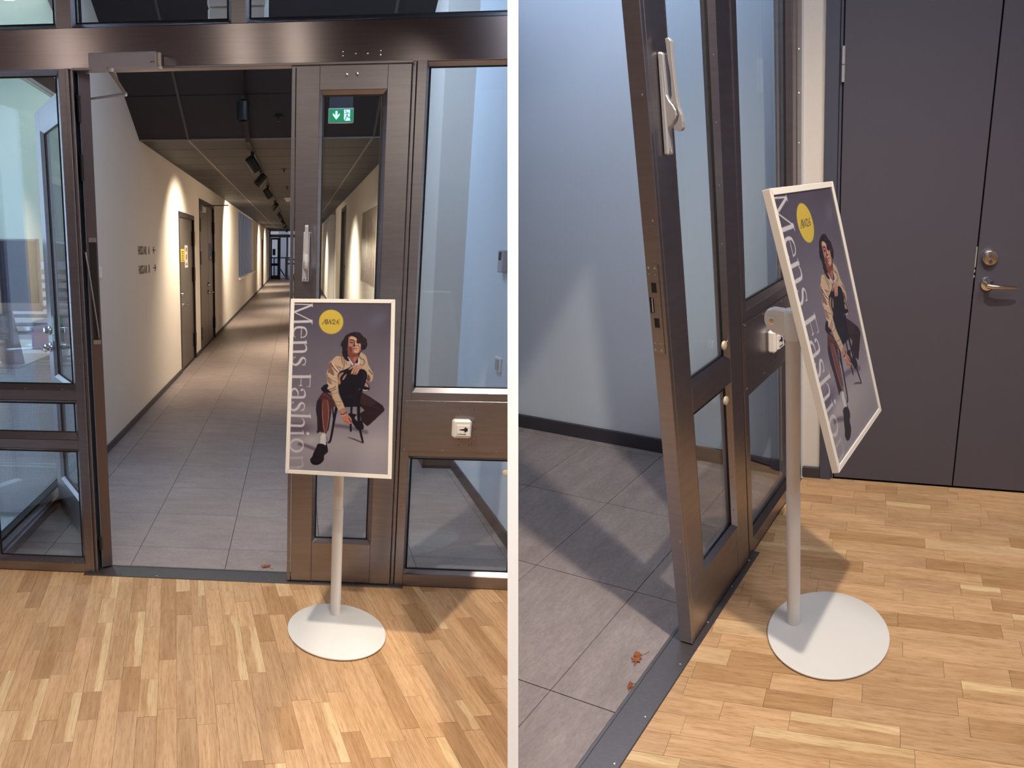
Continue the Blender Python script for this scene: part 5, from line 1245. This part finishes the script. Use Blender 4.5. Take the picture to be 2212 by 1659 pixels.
    for a, b in (((-0.55, V + 1.9, 1.0), (-0.55, V + 1.9, 0)), ((-1.6, V + 1.95, 1.02), (-0.25, V + 1.95, 1.02)), ((-0.9, V + 1.9, 0.55), (-0.6, V + 1.9, 0.1)), ((-1.15, V + 1.9, 1.0), (-1.15, V + 1.9, 0))):
        build(MB().tube([a, b], 0.03, 8), 'handrail', pl, 'black', root)
    build(B(-3, 3, V + 0.08, V + 8, -0.02, 0.0), 'floor_stair_hall', pl, 'oak_joint', label='warm wooden floor behind the far glass screen', cat='floor', kind='structure')
    build(B(-1.0, -0.45, V + 4.5, V + 4.6, 0.9, 3.2), 'wall_stair_hall', pl, 'stair', label='pale wall strip behind the far staircase', cat='wall', kind='structure')
corridor_things(LEFT)

# ================================================================== office beside the doorway, seen through the left glass
def office(pl):
    root = empty('wall_office_glass', pl, (-1.31, 0.8, 0), label='low steel framed glass wall beside the swung leaf', cat='glass wall', kind='structure')
    build(B(-1.36, -1.30, 0.06, 1.62, 0.0, 0.05), 'base_rail', pl, 'steel', root, bevel=0.003); build(B(-1.37, -1.32, 0.06, 1.62, 0.05, 0.10), 'base_rail', pl, 'steel_bright', root, bevel=0.003)
    build(B(-1.35, -1.31, 0.06, 1.62, 0.10, 0.115), 'bead', pl, 'gasket', root); build(B(-1.37, -1.31, 1.56, 1.62, 0, 3.3), 'post', pl, 'steel', root); build(B(-1.37, -1.31, 0.06, 1.62, 2.25, 2.33), 'head_rail', pl, 'steel', root)
    build(B(-1.343, -1.337, 0.06, 1.56, 0.115, 2.25), 'glass_pane', pl, 'glass', root)
    build(B(-4.2, -1.38, 0.02, 2.7, -0.42, -0.40), 'floor_office', pl, 'desk_white', label='pale floor of the lower office left of the doorway', cat='floor', kind='structure')
    build(B(-4.2, -1.40, 2.6, 2.7, -0.42, 3.2), 'wall_office', pl, 'office_paint', label='pale green wall at the back of the left office', cat='wall', kind='structure')
    build(B(-4.2, -1.40, 0.06, 2.7, 3.0, 3.05), 'ceiling_office', pl, 'office_paint', label='pale ceiling of the left office', cat='ceiling', kind='structure')
    r = empty('downlight', pl, (-1.78, 1.72, 3.0), label='round white downlight in the pale office ceiling', cat='downlight')
    build(MB().lathe((-1.85, 1.80, 3.0), [(0.07, 0), (0.065, 0.006)], 24, (0, 0, -1)), 'trim_ring', pl, 'white_plastic', r); build(MB().lathe((-1.85, 1.80, 2.994), [(0.05, 0), (0.05, 0.003)], 24, (0, 0, -1)), 'diffuser', pl, 'lamp_lens', r)
    lamp('office_light', pl, (-1.85, 1.80, 2.98), (-1.85, 1.80, 0), 60, (0.96, 1.0, 0.92), 165, 0.5, 0.06, r)
    # perforated boards
    for a, b, c, d, lab in ((-2.9, -1.42, 0.0, 0.676, 'white perforated board above the low office desk'), (-2.9, -1.42, -0.36, -0.03, 'white perforated board nearest the floor of the office')):
        r = empty('perforated_board', pl, ((a + b) / 2, 1.46, c), label=lab, cat='board')
        build(B(a, b, 1.45, 1.47, c, d), 'sheet', pl, 'perforated', r); build(B(a, b, 1.445, 1.472, d, d + 0.012), 'edge_strip', pl, 'desk_white', r)
    # desk, computer, box, blind
    r = empty('office_desk', pl, (-2.1, 1.7, -0.4), label='white desk behind the perforated boards', cat='desk')
    build(B(-2.9, -1.42, 1.48, 2.2, 0.70, 0.735), 'desk_top', pl, 'desk_white', r, bevel=0.003)
    for a in (-2.85, -1.5):
        for v in (1.52, 2.12): build(B(a, a + 0.05, v, v + 0.05, -0.4, 0.70), 'leg', pl, 'steel', r)
    r = empty('computer_display', pl, (-1.65, 0.9, 1.0), label='dark blue computer display with a pale aluminium chin', cat='computer display')
    build(B(-1.95, -1.389, 0.90, 0.925, 1.075, 1.470), 'body', pl, 'alu_pink', r, bevel=0.004); build(B(-1.945, -1.401, 0.898, 0.90, 1.122, 1.459), 'screen', pl, 'screen_blue', r)
    build(MB().prism([(-1.74, 0.93, 1.2), (-1.60, 0.93, 1.2), (-1.60, 1.10, 0.74), (-1.74, 1.10, 0.74)], (0, 0.012, 0)), 'stand', pl, 'alu_pink', r); build(B(-1.76, -1.58, 0.98, 1.5, 0.735, 0.742), 'foot', pl, 'alu_pink', r)
    r = empty('storage_box', pl, (-1.62, 1.75, 0.735), label='blue box standing on the white office desk', cat='box')
    build(B(-1.80, -1.50, 1.7, 1.95, 0.735, 0.86), 'body', pl, 'box_blue', r, bevel=0.004); build(B(-1.81, -1.49, 1.69, 1.96, 0.86, 0.885), 'lid', pl, 'box_blue', r, bevel=0.004)
    r = empty('window_blind', pl, (-2.2, 2.5, 0.7), label='horizontal slat blind in front of the pale office wall', cat='blind')
    for i in range(9):
        build(B(-3.4, -1.45, 2.50, 2.53, 0.62 + i * 0.07, 0.66 + i * 0.07), 'slat', pl, 'alu_pink' , r)
    build(B(-3.4, -1.45, 2.48, 2.54, 1.26, 1.32), 'head_box', pl, 'steel', r)
    root = empty('door_7', pl, (-2.95, 2.58, 0), label='pale panelled door in the back wall of the office', cat='door', kind='structure')
    build(B(-3.5, -2.62, 2.57, 2.60, -0.4, 2.15), 'door_frame', pl, 'desk_white', root); build(B(-3.42, -2.70, 2.55, 2.58, -0.4, 2.08), 'door_leaf', pl, 'blue_frame', root)
    # white unit hanging behind the transom glass
    r = empty('air_unit', pl, (-0.27, 0.62, 2.43), label='white air unit hanging behind the glass above the header beam', cat='air unit')
    build(B(-0.40, -0.13, 0.6, 0.85, 2.50, 2.75), 'housing', pl, 'white_plastic', r, bevel=0.006); build(B(-0.40, -0.13, 0.61, 0.85, 2.432, 2.498), 'lower_shell', pl, 'white_plastic', r, bevel=0.01)
    build(B(-0.30, -0.24, 0.70, 0.74, 2.75, slope_w(0.72)), 'hanger', pl, 'steel', r)
office(LEFT)
